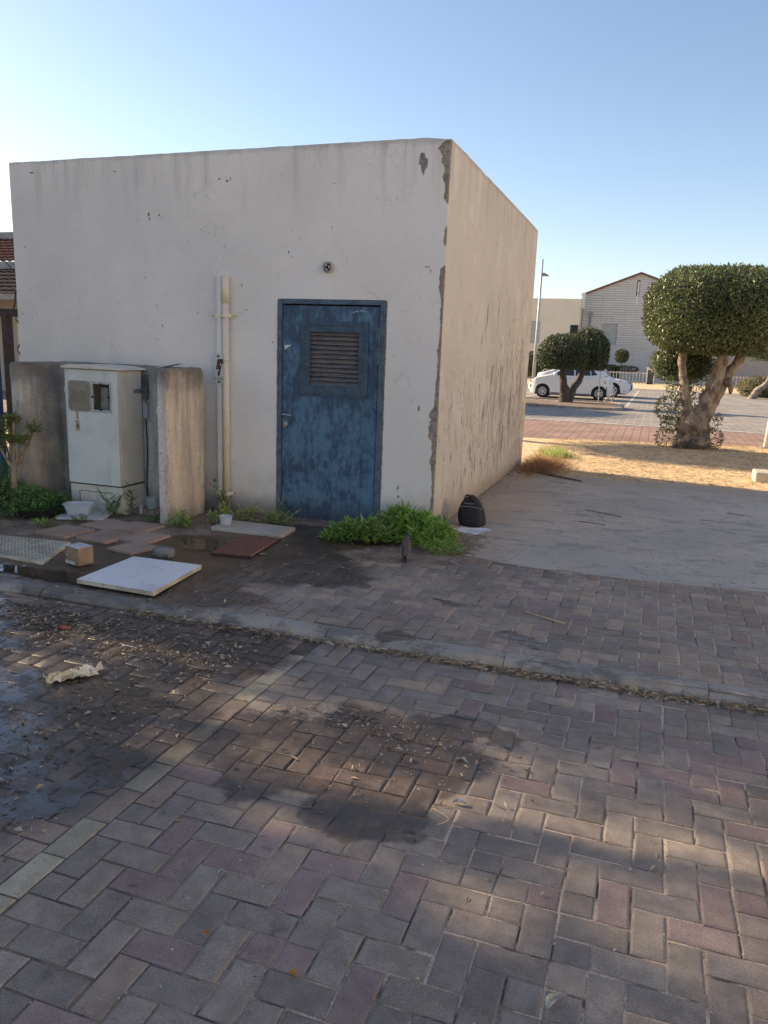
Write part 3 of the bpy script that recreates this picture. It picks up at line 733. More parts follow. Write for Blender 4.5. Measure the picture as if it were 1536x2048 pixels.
for a in range(len(yss)-1):
    z0, z1 = (ztop0 if a == 0 else bz(yss[a])), bz(yss[a+1])
    mb.add([(HX1,yss[a],-.03),(HX1,yss[a+1],-.03),(HX1,yss[a+1],z1),(HX1,yss[a],z0)], [(0,1,2,3)])
    mb.add([(HX1,yss[a],z0),(HX1,yss[a+1],z1),(HX1-.2,yss[a+1],z1),(HX1-.2,yss[a],z0)], [(0,1,2,3)], 1)
mb.add([(HX1,HY1,-.03),(HX0,HY1,-.03),(HX0,HY1,HZ-.02),(HX1,HY1,HZ-.02)], [(0,1,2,3)])
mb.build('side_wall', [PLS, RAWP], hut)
mb = MB(); mb.box(HX0+.01, HX1-.012, HY0+.012, HY1-.01, HZ-.16, HZ-.055); mb.build('roof', RAWP, hut)
# top cap at the broken corner
mb = MB(); mb.add([(HX1-.2,HY0,HZ-.006),(HX1-.09,HY0+.0,HZ-.016),(HX1-.03,HY0+.02,HZ-.02),(HX1,HY0+.05,HZ-.0165),(HX1,HY0+.13,HZ-.0165),(HX1-.2,HY0+.2,HZ-.006)], [(0,1,2,3,4,5)]); mb.build('broken_cap', RAWP, hut)
mb = MB(); mb.add([(DX0-.01,HY0+.09,-.03),(DX1+.01,HY0+.09,-.03),(DX1+.01,HY0+.09,DZ1+.01),(DX0-.01,HY0+.09,DZ1+.01)], [(0,1,2,3)]); mb.build('door_recess', DARKV, hut)

def ragged(cx, cz, w_, h_, n=14, seed=0, amp=.35):
    P = []
    for k in range(n):
        a = 2*math.pi*k/n; r = 1 + amp*mnoise.noise((math.cos(a)*2+seed*3.1, math.sin(a)*2, seed))
        P.append((cx + w_*r*math.cos(a), cz + h_*r*math.sin(a)))
    return P
# gouges and small scars in the front plaster (each a shallow raised-lip chip)
gm = MB()
def gouge(mb, cx, cz, w_, h_, seed):
    P = ragged(cx, cz, w_, h_, 16, seed, .7); mb.add([(x, HY0-.0015, z) for x, z in P], [tuple(range(len(P)))])
big = MB(); P = [(845,0)]
G = [(-1.955,3.16),(-1.925,3.155),(-1.915,3.12),(-1.895,3.11),(-1.897,3.05),(-1.915,3.03),(-1.925,2.985),(-1.945,3.02),(-1.95,3.06),(-1.97,3.075),(-1.965,3.12)]
big.add([(x, HY0-.002, z) for x, z in G], [tuple(range(len(G)))]); big.build('plaster_gouge', GOUGE, hut)
for k, (x, z, a, b) in enumerate([(-4.54,2.74,.018,.022),(-4.535,2.70,.010,.018),(-4.43,2.73,.013,.012),(-4.39,2.71,.006,.008),(-3.80,3.02,.012,.010),(-3.72,3.00,.02,.014),(-3.69,3.02,.008,.02),(-5.98,2.46,.010,.010),(-4.6,2.18,.008,.008),(-4.04,1.87,.006,.014),
        (-4.42,1.75,.007,.02),(-4.50,1.63,.008,.008),(-4.47,1.62,.010,.005),(-3.53,1.91,.009,.009),(-3.27,1.63,.012,.010),(-3.12,2.40,.010,.014),(-3.15,2.44,.006,.006),(-3.09,2.36,.006,.010),(-3.58,2.12,.008,.02),(-1.86,2.28,.03,.006),(-1.83,2.25,.006,.02),(-1.88,1.12,.012,.03),
        (-2.04,.42,.012,.025),(-2.03,.34,.014,.02),(-2.05,.26,.012,.014),(-2.12,1.55,.006,.006),(-2.70,2.95,.010,.004),(-4.9,3.12,.02,.008),(-5.85,3.14,.03,.010),(-2.72,2.6,.006,.012)]): gouge(gm, x, z, a*.75, b*.75, k)
gm.build('plaster_scars', GOUGE, hut)['kind'] = 'stuff'
# ragged mortar round the door frame
rm = MB()
for k in range(46):
    t = k/45
    for side in (0, 1):
        z = t*1.95; x = DX0 if side == 0 else DX1
        a = .010 + .012*abs(mnoise.noise((z*9, side*7, 1)))
        rm.add([(x-a, HY0-.001, z), (x+a, HY0-.001, z), (x+a*(.6), HY0-.001, z+.05), (x-a*.8, HY0-.001, z+.05)], [(0,1,2,3)])
rm.build('mortar_edge', GOUGE, hut)['kind'] = 'stuff'
# big individual flakes on the side wall
fm = MB()
def flake(y, z, w_, h_, seed):
    P = [];
    for k in range(14):
        a = 2*math.pi*k/14; s_ = math.sin(a); c_ = math.cos(a)
        ww = w_*(1-abs(s_)**1.5*.75)*(1+.6*mnoise.noise((c_*2+seed, s_*2, seed))); P.append((y+ww*math.copysign(abs(c_)**.7, c_), z+h_*s_*(1+.3*mnoise.noise((seed, s_*3, 2)))))
    fm.add([(HX1+.0015, a, b) for a, b in P], [tuple(range(14))])
for k in range(130):
    y = 6.6 + 4.5*random.random()**.8; z = .15 + 2.2*random.random()**1.5; s_ = (.5+random.random())
    if mnoise.noise((y*1.1, z*1.1, 3)) < -.08: continue
    flake(y, z, .007*s_*(1.5 if y > 8.5 else 1), .05*s_*(1+random.random()), k)
for y, z, a, b in ((7.72,.62,.045,.10),(8.2,2.0,.03,.13),(9.2,1.1,.05,.22),(9.9,.9,.10,.30),(9.5,.55,.07,.2),(8.6,1.35,.03,.16),(8.3,1.0,.04,.14),(10.6,1.1,.08,.25),(9.3,.75,.05,.12)): flake(y, z, a, b, y)
fm.build('paint_flakes', FLAKE, hut)['kind'] = 'stuff'

# ---- door
dy = HY0+.012
mb = MB(); fw = .038
mb.box(DX0+.004, DX0+fw, HY0-.012, HY0+.06, .0, DZ1-.004); mb.box(DX1-fw-.012, DX1-.004, HY0-.012, HY0+.06, .0, DZ1-.004); mb.box(DX0+fw, DX1-fw-.012, HY0-.0125, HY0+.06, DZ1-.042, DZ1-.0045)
mb.build('door_frame', FRAMEB, hut, bev=.003)
lx0, lx1 = DX0+fw+.006, DX1-fw-.022
LX0, LX1, LZ0, LZ1 = -2.915, -2.43, 1.265, 1.745   # louvre opening
mb = MB()
for b_ in ((lx0, LX0, .035, DZ1-.055), (LX1, lx1, .035, DZ1-.055), (LX0, LX1, .035, LZ0), (LX0, LX1, LZ1, DZ1-.055)): mb.box(b_[0], b_[1], dy-.004, dy+.036, b_[2], b_[3])
door = mb.build('door', BLUE, hut)
mb = MB(); o0, o1, p0, p1 = -3.00, -2.355, 1.175, 1.825
for b_ in ((o0, LX0+.012, p0, p1), (LX1-.012, o1, p0, p1), (LX0+.012, LX1-.012, p0, LZ0+.012), (LX0+.012, LX1-.012, LZ1-.012, p1)): mb.box(b_[0], b_[1], dy-.017, dy-.005, b_[2], b_[3])
mb.build('louvre_frame', LOUV, door, bev=.0015)
mb = MB()
for b_ in ((o0+.03, o0+.045, p0+.02, p1-.02), (o1-.045, o1-.03, p0+.02, p1-.02), (o0+.045, o1-.045, p1-.035, p1-.02), (o0+.045, o1-.045, p0+.02, p0+.035)): mb.box(b_[0], b_[1], dy-.022, dy-.0165, b_[2], b_[3])
mb.build('louvre_moulding', LOUV, door, bev=.002)
ns_ = 12; sm = None
for k in range(ns_):
    zc = LZ0 + .025 + (LZ1-LZ0-.05)*k/(ns_-1)
    if sm is None:
        mb = MB(); Mx = Matrix.Translation(worg(door)) @ Matrix.Rotation(R(48), 4, 'X')
        mb.box(-.24, .24, -.022, .022, -.0015, .0015, 0, Mx); o = mb.build('slat', SLATM, door); sm = o.data
    else:
        o = bpy.data.objects.new('slat', sm); C.objects.link(o); o.parent = door
    o.location = Vector(((LX0+LX1)/2, dy+.014, zc)) - worg(door)
mb = MB(); mb.box(LX0-.02, LX1+.02, dy+.037, dy+.040, LZ0-.02, LZ1+.02); mb.build('louvre_backing', DARKV, door)
for z in (1.71, 1.545):
    mb = MB(); xh = lx1+.010; mb.tube([(xh, HY0-.020, z-.075), (xh, HY0-.020, z+.075)], .011, 10); mb.box(xh-.03, xh, HY0-.0195, HY0-.0085, z-.07, z+.07); mb.build('hinge', FRAMEB, door, smooth=False)
mb = MB(); mb.tube(spline([(-3.145, HY0-.004, .992), (-3.145, HY0-.045, .995), (-3.12, HY0-.055, 1.0), (-3.055, HY0-.05, .992)], 5), [.009]*16, 8); mb.build('handle', STEEL, door, smooth=True)
mb = MB(); mb.lathe([(0,.012),(.016,.012),(.020,.008),(.022,0)], 16, 0, Matrix.Translation((-3.14, dy-.004, .905)) @ Matrix.Rotation(R(90), 4, 'X') @ Matrix.Diagonal((1,1.35,1,1))); mb.build('lock', STEEL, door)
mb = MB(); mb.box(-3.144, -3.137, dy-.018, dy-.0155, .893, .912); mb.build('keyhole', SEAM, door)
mb = MB(); mb.add([(-3.155, dy-.0058, 1.57), (-3.155, dy-.0058, 1.61), (-3.085, dy-.0058, 1.615), (-3.13, dy-.0058, 1.585)], [(0,1,2,3)]); mb.build('sticker_scrap', TAPE, door)
mb = MB()
for x, z, a, b in ((-2.47,1.915,.02,.006),(-2.43,1.92,.016,.008),(-2.40,1.912,.022,.005),(-2.50,1.905,.01,.008)):
    P = ragged(x, z, a, b, 9, x*9, .8); mb.add([(q, dy-.0056, r) for q, r in P], [tuple(range(9))])
mb.build('worn_label', mk('worn_label_paint', (.30,.36,.42), rough=.7), door)
# ---- lamp holder
lh = Matrix.Translation((-2.735, HY0, 2.275)) @ Matrix.Rotation(R(90), 4, 'X')
mb = MB(); mb.lathe([(.048,0),(.050,.018),(.046,.038),(.040,.042),(.037,.030),(0,.028)], 22, 0, lh)
lamp = mb.build('lamp_holder', CERAM, hut, smooth=False)
for q in ((-2.755, -2.735, 2.282, 2.294), (-2.725, -2.705, 2.262, 2.288)): mb = MB(); mb.box(q[0], q[1], HY0-.045, HY0-.028, q[2], q[3]); mb.build('contact', STEEL, lamp)
mb = MB(); mb.lathe([(.017,0),(.017,.02),(.011,.022),(.011,.004),(0,.004)], 12, 0, Matrix.Translation((-2.75, HY0-.028, 2.25)) @ Matrix.Rotation(R(90), 4, 'X'))
mb.build('socket_ring', STEEL, lamp)
mb = MB(); mb.lathe([(.036,0),(0,.001)], 18, 0, Matrix.Translation((-2.735, HY0-.0295, 2.275)) @ Matrix.Rotation(R(90), 4, 'X')); mb.build('dark_cavity', DARKV, lamp)
# ---- conduit
px = -3.725
mb = MB(); mb.tube([(px, HY0-.038, .03), (px, HY0-.038, 1.96)], .0335, 20); mb.tube([(px, HY0-.038, 1.96), (px, HY0-.038, 2.20)], [.0355, .036], 20)
pipe = mb.build('conduit_pipe', CREAM, hut, smooth=False)
for p in pipe.data.polygons: p.use_smooth = len(p.vertices) == 4
mb = MB(); mb.box(px-.085, px-.036, HY0-.055, HY0, .03, 2.20); mb.build('pipe_backing', PLF, hut, bev=.004)
for z in (1.85, .22):
    mb = MB()
    arc = [(px-.135, HY0-.058), (px-.09, HY0-.058)] + [(px+.0425*math.cos(R(q)), HY0-.038-.0425*abs(math.sin(R(q)))) for q in range(-160, 1, 20)] + [(px+.045, HY0-.006), (px+.10, HY0-.006)]
    n_ = len(arc); vv = [(x, y-o2, z+h) for o2 in (0, .003) for h in (-.015, .015) for x, y in arc]
    ff = []
    for k in range(n_-1): ff += [(k, k+1, n_+k+1, n_+k), (2*n_+k, 3*n_+k, 3*n_+k+1, 2*n_+k+1), (k, 2*n_+k, 2*n_+k+1, k+1), (n_+k, n_+k+1, 3*n_+k+1, 3*n_+k)]
    mb.add(vv, ff); br = mb.build('pipe_bracket', CREAM, hut)
    for x in (px-.11, px+.075):
        mb = MB(); mb.lathe([(.009,0),(.009,.006),(0,.008)], 8, 0, Matrix.Translation((x, HY0-(.061 if x < px else .009), z)) @ Matrix.Rotation(R(90), 4, 'X')); mb.build('bolt', STEEL, br)
# ---- warning sign tied to the pipe
sign = thing('warning_sign', 'narrow electricity danger sign with red lightning arrow tied against the cream pipe', 'sign', (-3.77, HY0-.062, 1.24))
sx0, sx1, sz0, sz1, sy = -3.815, -3.725, 1.245, 1.515, HY0-.0835
mb = MB(); mb.prism(rrect(sx0, sx1, sz0, sz1, .015, 4), sy, sy+.003, axis='y'); mb.build('plate', SIGNW, sign)
def flat(name, P, mat, y=.0012): 
    mb = MB(); mb.add([(x, sy-y, z) for x, z in P], [tuple(range(len(P)))]); return mb.build(name, mat, sign)
cx = (sx0+sx1)/2
outl = [(cx-.012,1.465),(cx+.026,1.465),(cx+.008,1.405),(cx+.030,1.415),(cx+.008,1.345),(cx+.014,1.343),(cx-.004,1.300),(cx-.016,1.347),(cx-.008,1.346),(cx+.000,1.372),(cx-.034,1.372)]
flat('bolt_outline', outl, SIGNK, .0008)
ins = [(cx-.006,1.458),(cx+.018,1.458),(cx+.001,1.398),(cx+.022,1.408),(cx+.002,1.348),(cx-.002,1.318),(cx-.008,1.350),(cx+.010,1.384),(cx-.024,1.380)]
flat('lightning_arrow', ins, SIGNR, .0016)
flat('skull_mark', ragged(cx-.008, 1.488, .013, .011, 12, 3, .3), SIGNK)
flat('tie_patch', [(sx1-.024,1.42),(sx1-.002,1.42),(sx1-.002,1.465),(sx1-.024,1.465)], SIGNK, .0022)
flat('lower_mark', [(cx-.02,1.253),(cx+.022,1.253),(cx+.004,1.268),(cx-.006,1.268)], SIGNK)
try:
    tcu = bpy.data.curves.new('danger_text', 'FONT'); tcu.body = 'תוומ תנכס'; tcu.size = .020; tcu.align_x = 'CENTER'; tcu.extrude = .0002
    to = bpy.data.objects.new('danger_text', tcu); C.objects.link(to); to.location = (cx, sy-.0014, 1.280); to.rotation_euler = (R(90),0,0)
    bpy.context.view_layer.update(); me = bpy.data.meshes.new_from_object(to); bpy.data.objects.remove(to)
    me.transform(Matrix.Translation(Vector((cx, sy-.0014, 1.280))-worg(sign)) @ Matrix.Rotation(R(90), 4, 'X')); me.materials.clear(); me.materials.append(SIGNK)
    to = bpy.data.objects.new('danger_text', me); C.objects.link(to); to.parent = sign
except Exception as ex: print('text', ex)
mb = MB(); mb.tube([(sx1-.01, sy-.004, 1.448), (px+.02, HY0-.078, 1.448), (px+.042, HY0-.04, 1.448)], .0025, 6); mb.build('tie_wire', STEEL, sign)

# ------------------------------------------------------------------ concrete niche and meter cabinet
niche = thing('concrete_niche', 'weathered concrete enclosure open to the front around the meter cabinet', 'enclosure', (-4.7, 6.0, .05))
def slabmesh(x0, x1, y0, y1, z0, z1, seed, nx, ny, nz, amp=.006):
    """box with gridded faces and worn, slightly wavy surface"""
    mb = MB()
    def P(x, y, z):
        n = amp*mnoise.noise((x*6+seed, y*6, z*6)) + amp*.5*mnoise.noise((x*25, y*25, z*25))
        ex = sum([min(abs(x-x0), abs(x-x1)) < .012, min(abs(y-y0), abs(y-y1)) < .012, abs(z-z1) < .012])
        cx, cy = (x0+x1)/2, (y0+y1)/2; sh = .012*(ex-1) if ex > 1 else 0
        sh *= 1+1.2*mnoise.noise((x*12, y*12, z*12))
        return (x + (n-sh)*(1 if x > cx else -1)*(min(abs(x-x0), abs(x-x1)) < .012), y + (n-sh)*(1 if y > cy else -1)*(min(abs(y-y0), abs(y-y1)) < .012), z + (n-sh)*(abs(z-z1) < .012))
    for (a, b, n1, n2, f) in ((( x0,x1),(z0,z1),nx,nz,lambda u,v:(u,y0,v)),((x0,x1),(z0,z1),nx,nz,lambda u,v:(u,y1,v)),((y0,y1),(z0,z1),ny,nz,lambda u,v:(x0,u,v)),((y0,y1),(z0,z1),ny,nz,lambda u,v:(x1,u,v)),((x0,x1),(y0,y1),nx,ny,lambda u,v:(u,v,z1))):
        us = np.linspace(a[0], a[1], n1+1); vs_ = np.linspace(b[0], b[1], n2+1)
        vs = [P(*f(u, v)) for v in vs_ for u in us]
        mb.add(vs, [(j*(n1+1)+i, j*(n1+1)+i+1, (j+1)*(n1+1)+i+1, (j+1)*(n1+1)+i) for j in range(n2) for i in range(n1)])
    return mb
slabmesh(-3.97, -3.85, 5.62, 6.20, .02, 1.385, 1, 6, 20, 48).build('side_slab', NICHE, niche, smooth=False)
slabmesh(-5.52, -5.41, 5.62, 6.20, .02, 1.375, 2, 6, 20, 48).build('side_slab', NICHE, niche, smooth=False)
slabmesh(-5.41, -3.97, 6.12, 6.24, .02, 1.38, 3, 40, 6, 44).build('back_slab', NICHE, niche, smooth=False)
cab = thing('meter_cabinet', 'grey polyester electricity meter cabinet with two small windows standing in the concrete niche', 'electrical cabinet', (-4.72, 5.9, .05))
mb = MB(); ax0, ax1, ay0, ay1 = -5.005, -4.44, 5.74, 6.08
wx0, wx1, wz0, wz1 = -4.715, -4.53, .985, 1.215
mb.box(ax0+.03, ax1-.03, ay1-.02, ay1, .31, 1.32)
mb.box(ax0, ax0+.02, ay0+.02, ay1, .31, 1.34); mb.box(ax0+.02, ax1-.02, ay0+.021, ay1-.02, 1.30, 1.335); mb.box(ax0+.02, ax1-.02, ay0+.021, ay1-.02, .31, .34)
body = mb.build('body', CABM, cab)
mb = MB(); mb.box(ax1-.02, ax1, ay0+.02, ay1, .311, 1.34); mb.build('side_panel', CABS, cab, bev=.003)
mb = MB()
for b_ in ((ax0, wx0, .31, 1.335), (wx1, ax1-.004, .31, 1.335), (wx0, wx1, .31, wz0), (wx0, wx1, wz1, 1.335)): mb.box(b_[0], b_[1], ay0, ay0+.018, b_[2], b_[3])
cdoor = mb.build('door', CABM, cab)
mb = MB(); mb.prism([(a, b) for a, b in rrect(-4.965, -4.735, .965, 1.235, .035, 6)], ay0-.012, ay0-.0005, axis='y'); mb.build('window_gasket', mk('gasket_grey', (.20,.20,.18), (.30,.30,.28), 20, rough=.6), cdoor)
mb = MB(); mb.prism([(a, b) for a, b in rrect(-4.95, -4.75, .98, 1.22, .028, 6)], ay0-.015, ay0-.0125, axis='y'); mb.build('window_pane', PLATE, cdoor)
mb = MB()
for b_ in ((wx0-.022, wx0-.004, wz0-.02, wz1+.02), (wx1+.004, wx1+.02, wz0-.02, wz1+.02), (wx0-.004, wx1+.004, wz0-.02, wz0-.004), (wx0-.004, wx1+.004, wz1+.004, wz1+.02)): mb.box(b_[0], b_[1], ay0-.004, ay0-.0006, b_[2], b_[3])
mb.build('opening_rim', mk('pale_rim', (.45,.46,.44), (.36,.37,.35), 20), cdoor)
mb = MB()
for x, z in ((wx0+.006, 1.10), (wx1-.006, 1.10), ((wx0+wx1)/2, wz1-.004), ((wx0+wx1)/2, wz0+.004)): mb = MB(); mb.box(x-.012, x+.012, ay0-.007, ay0-.0045, z-.010, z+.010); mb.build('clip', SEAM, cdoor)
mb = MB(); mb.box(-4.985, -4.46, ay0+.03, ay0+.34-.05, .345, 1.295)
mb = MB(); mb.box(-4.72, -4.64, 5.86, 5.95, .96, 1.18); mb.build('meter', mk('meter_case', (.42,.41,.36), (.3,.29,.26), 20), cab)
mb = MB(); mb.box(-4.63, -4.56, 5.88, 5.96, .90, 1.20); mb.build('meter', mk('meter_case_grey', (.22,.22,.21), (.17,.17,.16), 20), cab)
mb = MB(); mb.prism([(ax0-.02,1.342),(ax1+.045,1.342),(ax1+.045,1.352),(ax1-.08,1.372),(ax0+.22,1.380),(ax0+.05,1.374),(ax0-.02,1.360)], ay0-.03, ay1+.02, axis='y'); mb.build('lid', CABS, cab, bev=.004)
mb = MB(); mb.box(ax0-.002, ax1+.003, ay0+.004, ay1, .298, .3095); mb.build('base_seam', SEAM, cab)
mb = MB(); mb.prism([(ax0+.0, .297),(ax1, .297),(ax1+.03,.05),(ax0-.0,.05)], ay0+.012, ay1+.0, axis='y'); mb.build('plinth', CABS, cab, bev=.004)
mb = MB(); mb.box(ax0+.10, ax1-.10, ay0+.008, ay0+.0118, .235, .239); mb.box(ax0+.098, ax0+.102, ay0+.008, ay0+.0118, .09, .239); mb.build('plinth_groove', SEAM, cab)
mb = MB(); mb.box(-4.905, -4.865, ay0-.006, ay0-.0005, .79, .88); lk = mb.build('lock_plate', mk('rusty_lock_plate', (.42,.40,.34), (.30,.20,.12), 40), cdoor)
mb = MB(); mb.box(-4.889, -4.881, ay0-.0085, ay0-.0062, .815, .85); mb.build('keyhole', SEAM, cdoor)
mb = MB(); mb.box(-4.900, -4.872, ay0-.0085, ay0-.0062, .872, .876); mb.build('lock_slit', SEAM, cdoor)
mb = MB(); mb.add([(-4.900, ay0-.0008, .89), (-4.870, ay0-.0008, .89), (-4.878, ay0-.0008, .99), (-4.893, ay0-.0008, .985)], [(0,1,2,3)]); mb.build('rust_run', mk('rust_stain', (.36,.27,.16), (.40,.34,.24), 30), cdoor)
for z in (1.15,):
    mb = MB(); mb.tube([(ax0-.008, ay0+.004, z-.03), (ax0-.008, ay0+.004, z+.03)], .008, 8); mb.build('hinge', STEEL, cdoor)
mb = MB(); mb.box(ax1+.0005, ax1+.006, ay1-.12, ay1+.06, 1.135, 1.17); mb.build('fixing_strap', STEEL, cab)
mb = MB(); mb.box(ax1-.01, ax1+.055, ay1+.001, ay1+.03, 1.08, 1.30)
for k in range(8): mb.box(ax1+.003, ax1+.052, ay1-.010, ay1+.0005, 1.19+.013*k, 1.196+.013*k)
mb.build('terminal_block', mk('dark_terminal', (.16,.155,.15), (.08,.08,.08), 40), cab)
mb = MB(); mb.box(ax1+.002, ax1+.05, ay1+.001, ay1+.025, .90, 1.05); mb.build('cable_box', mk('grey_cable_box', (.42,.43,.46), (.36,.37,.39), 20), cab, bev=.006)
mb = MB(); mb.tube(spline([(ax1+.025, ay1+.015, .90), (ax1+.03, ay1+.02, .6), (ax1+.015, ay1+.02, .3), (ax1+.03, ay1+.02, .07)], 6), .006, 6); mb.tube(spline([(ax1+.02, ay1+.015, 1.08), (ax1+.05, ay1+.0, 1.07), (ax1+.03, ay1+.01, 1.0)], 5), .004, 6); mb.build('cable', SEAM, cab)
# sheet of metal lying on top of the niche
mb = MB(); mb.box(-.11, .10, -.06, .06, 0, .006, 0, Matrix.Translation((-4.18, 6.16, 1.387)) @ Matrix.Rotation(R(-12), 4, 'Y'))
tag(mb.build('metal_scrap', TAPE), 'pale bent metal scrap lying on top of the niche back slab', 'scrap')
# ------------------------------------------------------------------ things on the ground in front of the hut
def ttag(o, label, cat, group=None): return tag(o, label, cat, group)
mb = MB(); P = [(-3.415,4.53),(-3.385,3.90),(-2.795,3.885),(-2.865,4.545)]
Mx = Matrix.Translation((0,0,0))
vs = [(x, y, .058+.012*(4.6-y)) for x, y in P] + [(x, y, .086+.012*(4.6-y)) for x, y in P]
mb.add(vs, [(3,2,1,0),(4,5,6,7)], 0); mb.add(vs, [(0,1,5,4),(1,2,6,5),(2,3,7,6),(3,0,4,7)], 1)
ttag(mb.build('marble_board', [WHITEB, BOARDE], bev=.004), 'dirty white square board lying flat on the wet pavement', 'board')
# slotted cover plate
cv = thing('slotted_cover', 'cream slotted cover plate set in the dirt at the left edge', 'cover', (-4.4, 4.45, .06))
P = [(-3.90,4.17),(-4.115,4.70),(-4.95,4.63),(-4.80,4.22)]
mb = MB(); mb.prism(P, .045, .072); mb.build('plate', SLOTM, cv, bev=.003)
mb = MB(); e1 = Vector((-.21,.53,0)); e1.normalize(); e2 = Vector((-.99,-.03,0)); e2.normalize(); o_ = Vector((-3.90,4.17,.0))
for a in range(17):
    for b in range(30):
        q = o_ + e1*(.03+.031*a) + e2*(.04+.031*b + (.0155 if a % 2 else 0))
        if q.x < -4.85 or q.y < 4.2: continue
        d = (e2*.010, e1*.0045); c_ = [q-d[0]-d[1], q+d[0]-d[1], q+d[0]+d[1], q-d[0]+d[1]]
        mb.add([(p.x, p.y, .0735) for p in c_], [(0,1,2,3)])
mb.build('slots', SEAM, cv)['kind'] = 'stuff'
# rusty ribbed grate
gr = thing('ribbed_grate', 'rust red ribbed drain grate on the wet ground before the blue door', 'drain grate', (-2.88, 5.24, .06))
A = [Vector((-3.01,4.90,0)), Vector((-2.70,4.95,0)), Vector((-2.755,5.57,0)), Vector((-3.07,5.50,0))]
mb = MB(); mb.prism([(p.x, p.y) for p in A], .050, .062); mb.build('frame', RUSTD, gr)
for k in range(14):
    t = (k+.5)/14; p = A[0].lerp(A[1], t); q = A[3].lerp(A[2], t); d = (q-p); nn = Vector((-d.y, d.x, 0)).normalized()*.0040
    mb = MB(); vs = [p-nn, p+nn, q+nn, q-nn]; ins = .02
    vs = [v + d.normalized()*(ins if i < 2 else -ins) for i, v in enumerate(vs)]
    mb.add([(v.x, v.y, .0625) for v in vs] + [(v.x, v.y, .0745) for v in vs], [(4,5,6,7),(0,1,5,4),(1,2,6,5),(2,3,7,6),(3,0,4,7)])
    mb.build('rib', RUST, gr)
mb = MB(); mb.prism([(-3.43,5.59),(-2.77,5.61),(-2.785,5.90),(-3.44,5.90)], .05, .085)
ttag(mb.build('concrete_cover', COVER, bev=.006), 'flat pale concrete cover slab between the rusty grate and the pipe', 'cover slab')
# square pavers laid in the dirt
tiles = [(-4.41,4.98,.32,4,'leftmost square paver laid in the dirt in front of the cabinet'),(-4.03,5.00,.315,3,'middle square paver nearest the cardboard box'),(-4.30,5.34,.30,2,'square paver beside the white tray'),(-4.0,5.36,.33,5,'square paver below the cabinet plinth corner'),(-3.74,5.10,.29,8,'square paver beside the narrow concrete side slab'),(-3.62,4.80,.27,-3,'detached square paver closest to the grey rock')]
for x, y, s_, a, lb in tiles:
    mb = MB(); Mx = Matrix.Translation((x, y, .066+random.uniform(-.002,.004))) @ Matrix.Rotation(R(a-10), 4, 'Z') @ Matrix.Rotation(random.gauss(0,.01), 4, 'X') @ Matrix.Rotation(random.gauss(0,.01), 4, 'Y')
    mb.box(-s_/2, s_/2, -s_/2, s_/2, -.03, .006, 0, Mx)
    ttag(mb.build('square_paver', TILE, bev=.004), lb, 'paver', 'square pavers in front of the cabinet')
# cardboard box
cb = thing('cardboard_box', 'small brown cardboard box with white taped lid standing on the dirt', 'box', (-3.70, 4.30, .06))
Mx = Matrix.Translation((-3.70, 4.30, .058)) @ Matrix.Rotation(R(-14), 4, 'Z')
mb = MB(); mb.box(-.075, .07, -.055, .065, 0, .125, 0, Mx); mb.build('carton', CARDB, cb, bev=.002)
mb = MB(); mb.box(-.073, .068, -.053, .063, .1255, .1285, 0, Mx); mb.build('lid_sheet', TAPE, cb)
mb = MB(); mb.box(-.076, .03, -.0565, -.0552, .004, .026, 0, Mx); mb.box(-.0763, -.04, -.0565, -.0552, .06, .066, 0, Mx); mb.build('tape', TAPE, cb)
# rock
def rock(x, y, z, a, b, c, seed, name, label, mat=None, group=None):
    bm = bmesh.new(); bmesh.ops.create_icosphere(bm, subdivisions=2, radius=1)
    for v in bm.verts:
        n = 1+.28*mnoise.noise(v.co*1.3+Vector((seed,0,0)))+.12*mnoise.noise(v.co*4+Vector((seed,0,0)))
        q = v.co*n; q = Vector((max(-.8,min(.8,q.x)), max(-.8,min(.8,q.y)), max(-.6,min(.62,q.z)))); v.co = Vector((x+q.x*a, y+q.y*b, z+q.z*c))
    me = bpy.data.meshes.new(name); bm.to_mesh(me); bm.free(); me.materials.append(mat or STONE)
    o = bpy.data.objects.new(name, me); C.objects.link(o); return ttag(o, label, 'rock', group)
rock(-3.30, 4.73, .085, .10, .07, .055, 3, 'rock', 'grey angular rock behind the white board')
rock(-1.30, 5.52, .058, .035, .025, .022, 8, 'rock', 'small pale stone at the right end of the weed patch')
rock(-1.92, 1.9, .006, .018, .014, .012, 12, 'rock', 'tiny dark pebble on the pale edging row') if False else None
